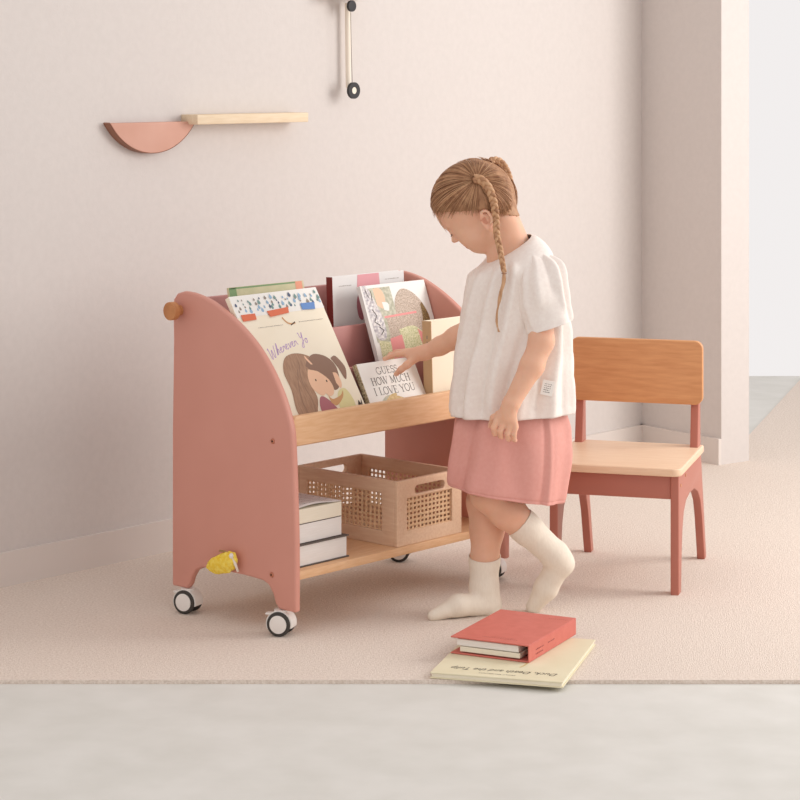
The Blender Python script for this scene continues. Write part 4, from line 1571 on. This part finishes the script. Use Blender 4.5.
BN = {}                                       # where each braid starts (head coordinates)
best = None
for i in range(40):
    for j in range(40):
        a, b_ = math.radians(-40 + 220 * i / 39), math.radians(5 + 80 * j / 39)
        d = Vector((math.cos(a) * math.sin(b_) * 0 + math.cos(b_) * math.cos(a), math.sin(b_), math.cos(b_) * math.sin(a)))
        p = H_(skull(d, .006))
        e_ = (400 + F * p.x / p.y - 476) ** 2 + (YH + F * (H - p.z) / p.y - 180) ** 2
        if best is None or e_ < best[0]:
            best = (e_, d)
d = best[1]
BN[1] = skull(d, .007)
BN[-1] = skull((d.x, -d.y, d.z), .007)
rs = random.Random(5)
for tone, cnt, sd in (('hair_l', 190, 1), ('hair_d', 150, 2), ('hair', 220, 3)):
    for s in (1, -1):
        bm = bmesh.new()
        q_ = random.Random(sd * 10 + s)
        for k in range(cnt):
            mode = q_.random()
            if mode < .45:                # from the parting
                a = math.radians(q_.uniform(14, 235))
                back = a > 2.3
                d0 = Vector((math.cos(a), s * q_.uniform(.015, .05 if not back else .3), math.sin(a)))
            elif mode < .72:               # from the forehead and temple
                x = q_.uniform(.0, .1)
                y = s * math.sqrt(max(0.0002, 1 - ((x - CC[0]) / CR[0]) ** 2)) * CR[1] * .97
                d0 = Vector((x, y, hairline(x, y) + q_.uniform(-.015, .006))) - Vector(CC)
            else:                         # from the nape
                x = q_.uniform(-.062, -.005)
                y = s * q_.uniform(.006, .06)
                d0 = Vector((x, y, hairline(x, y) + q_.uniform(-.012, .01))) - Vector(CC)
            d0.normalize()
            d1 = (BN[s] - Vector(CC)).normalized()
            ang = d0.angle(d1)
            if ang < .08:
                continue
            end = q_.uniform(.86, .99)
            st = q_.uniform(0, .35) if q_.random() < .5 else 0
            pts, rad = [], []
            lift = q_.uniform(.0035, .0068)
            low = .006 if mode >= .72 else .0028 if mode < .45 and a > 2.3 else 0
            jit = Vector((q_.gauss(0, .012), q_.gauss(0, .012), q_.gauss(0, .012)))
            for i in range(11):
                t = st + (end - st) * i / 10
                d = (d0 * math.sin((1 - t) * ang) + d1 * math.sin(t * ang)) / math.sin(ang) + jit * math.sin(PI * t)
                pts.append(H_(skull(d, lift + low * (1 - t) + .002 * math.sin(PI * t) + (.001 if t > .8 else 0))) - PO)
                rad.append(.00085 * (.16 + .84 * math.sin(PI * min(1, .05 + .85 * i / 10))))
            add_tube(bm, pts, rad, 4)
        finish(bm, 'hair_strands', M[tone], person, 3.2)
# loose wisps over the forehead
bm = bmesh.new()
for k in range(26):
    q_ = random.Random(90 + k)
    y = q_.uniform(-.04, .05)
    a = Vector((.096 - abs(y) * .35, y, .070 + q_.uniform(-.006, .008)))
    ln_ = q_.uniform(.015, .05)
    pts = [H_(a + Vector((.006 * math.sin(2.2 * t) + .008 * t, (y * .1) * t, -ln_ * t))) - PO for t in (0, .25, .5, .75, 1)]
    add_tube(bm, pts, [.0005, .0005, .0004, .0003, .0002], 4)
finish(bm, 'loose_hair', M['hair_l'], person, 3.2)


def braid(path, A, Bd, r, period, tail=None, name='braid'):
    """three strands woven along a path; A sideways and Bd depth swing"""
    P_ = smooth_line(path, 14)
    L = [0]
    for a, b_ in zip(P_, P_[1:]):
        L.append(L[-1] + (b_ - a).length)
    tot = L[-1]
    root = None
    for s3 in range(3):
        bm = bmesh.new()
        pts, rad = [], []
        for i, p in enumerate(P_):
            t = (P_[min(i + 1, len(P_) - 1)] - P_[max(i - 1, 0)]).normalized()
            view = Vector((0, -1, 0))
            side = t.cross(view).normalized()
            dep = side.cross(t).normalized()
            ph = 2 * PI * L[i] / period + 2 * PI * s3 / 3
            f_ = 1 - .42 * (L[i] / tot)
            pts.append(p + side * (A * f_ * math.sin(ph)) + dep * (Bd * f_ * math.sin(2 * ph)) - PO)
            rad.append(r * f_ * (.85 + .15 * math.cos(ph * 2)))
        add_tube(bm, pts, rad, 10)
        o = finish(bm, name if s3 == 0 else 'plait_strand', M['hair_l'] if s3 else M['hair'], person if s3 == 0 else root, 3.2)
        if s3 == 0:
            root = o
    return root


b0 = H_(BN[1])
Yn = b0.y
path = [W(475, 179, Yn - .002), W(481, 180, Yn - .012), W(488, 187, Yn - .018), W(492.5, 198, Yn - .018), W(495, 210, Yn - .016), W(496, 221, Yn - .014), W(497, 236, 4.953), W(500.5, 252, 4.938), W(504, 272, 4.925)]
br = braid(path, .0066, .0036, .0060, .036)
bm = bmesh.new()
for k in range(7):
    q_ = random.Random(200 + k)
    j = lambda w_: q_.uniform(-w_, w_)
    add_tube(bm, [p - PO for p in smooth_line([W(504, 270, 4.925), W(504 + j(1.5), 282, 4.919 + j(.003)), W(500.5 + j(1.5), 296, 4.915 + j(.003)), W(497 + j(1), 310, 4.915), W(496.5 + j(1), 322, 4.917), W(499 + j(1), 332, 4.917)], 5)], [.0022] * 5 + [.0018] * 8 + [.0012] * 8 + [.0006] * 5, 6)
finish(bm, 'braid_tail', M['hair_l'], br, 3.2)
bm = bmesh.new()
tpos = W(504, 273.5, 4.924) - PO
add_tube(bm, [tpos + Vector((.0048 * math.cos(2 * PI * k / 16), .0048 * math.sin(2 * PI * k / 16), 0)) for k in range(17)], .0011, 6, cap=False)
finish(bm, 'hair_tie', M['hair_d'], br, 3.2)
f0 = H_(BN[-1])
Yf = f0.y
path = [W(486, 166, Yf - .004), W(492, 161, Yf + .004), W(498, 161, Yf + .008), W(503, 165, Yf + .010), W(507, 172, Yf + .012), W(510, 182, Yf + .013), W(509, 194, Yf + .014), W(506, 210, Yf + .014), W(503, 228, Yf + .012)]
braid(path, .0062, .0036, .0060, .026)

# parts that look different from the rest of their thing
for nm, lb in (('knob', 'round brown wooden knob'), ('front_lip', 'beech wood front lip'), ('bottom_shelf', 'beech wood bottom shelf'), ('care_label', 'white printed care label'),
               ('seat', 'pale beech seat'), ('backrest', 'warm beech backrest'), ('ring_centre', 'cream centre of the ring'), ('bead', 'pale bead'), ('bar', 'thin brass bar'), ('rim', 'dark clay rim')):
    for o in bpy.data.objects:
        if o.parent is not None and o.name.split('.')[0] == nm:
            o['label'] = lb
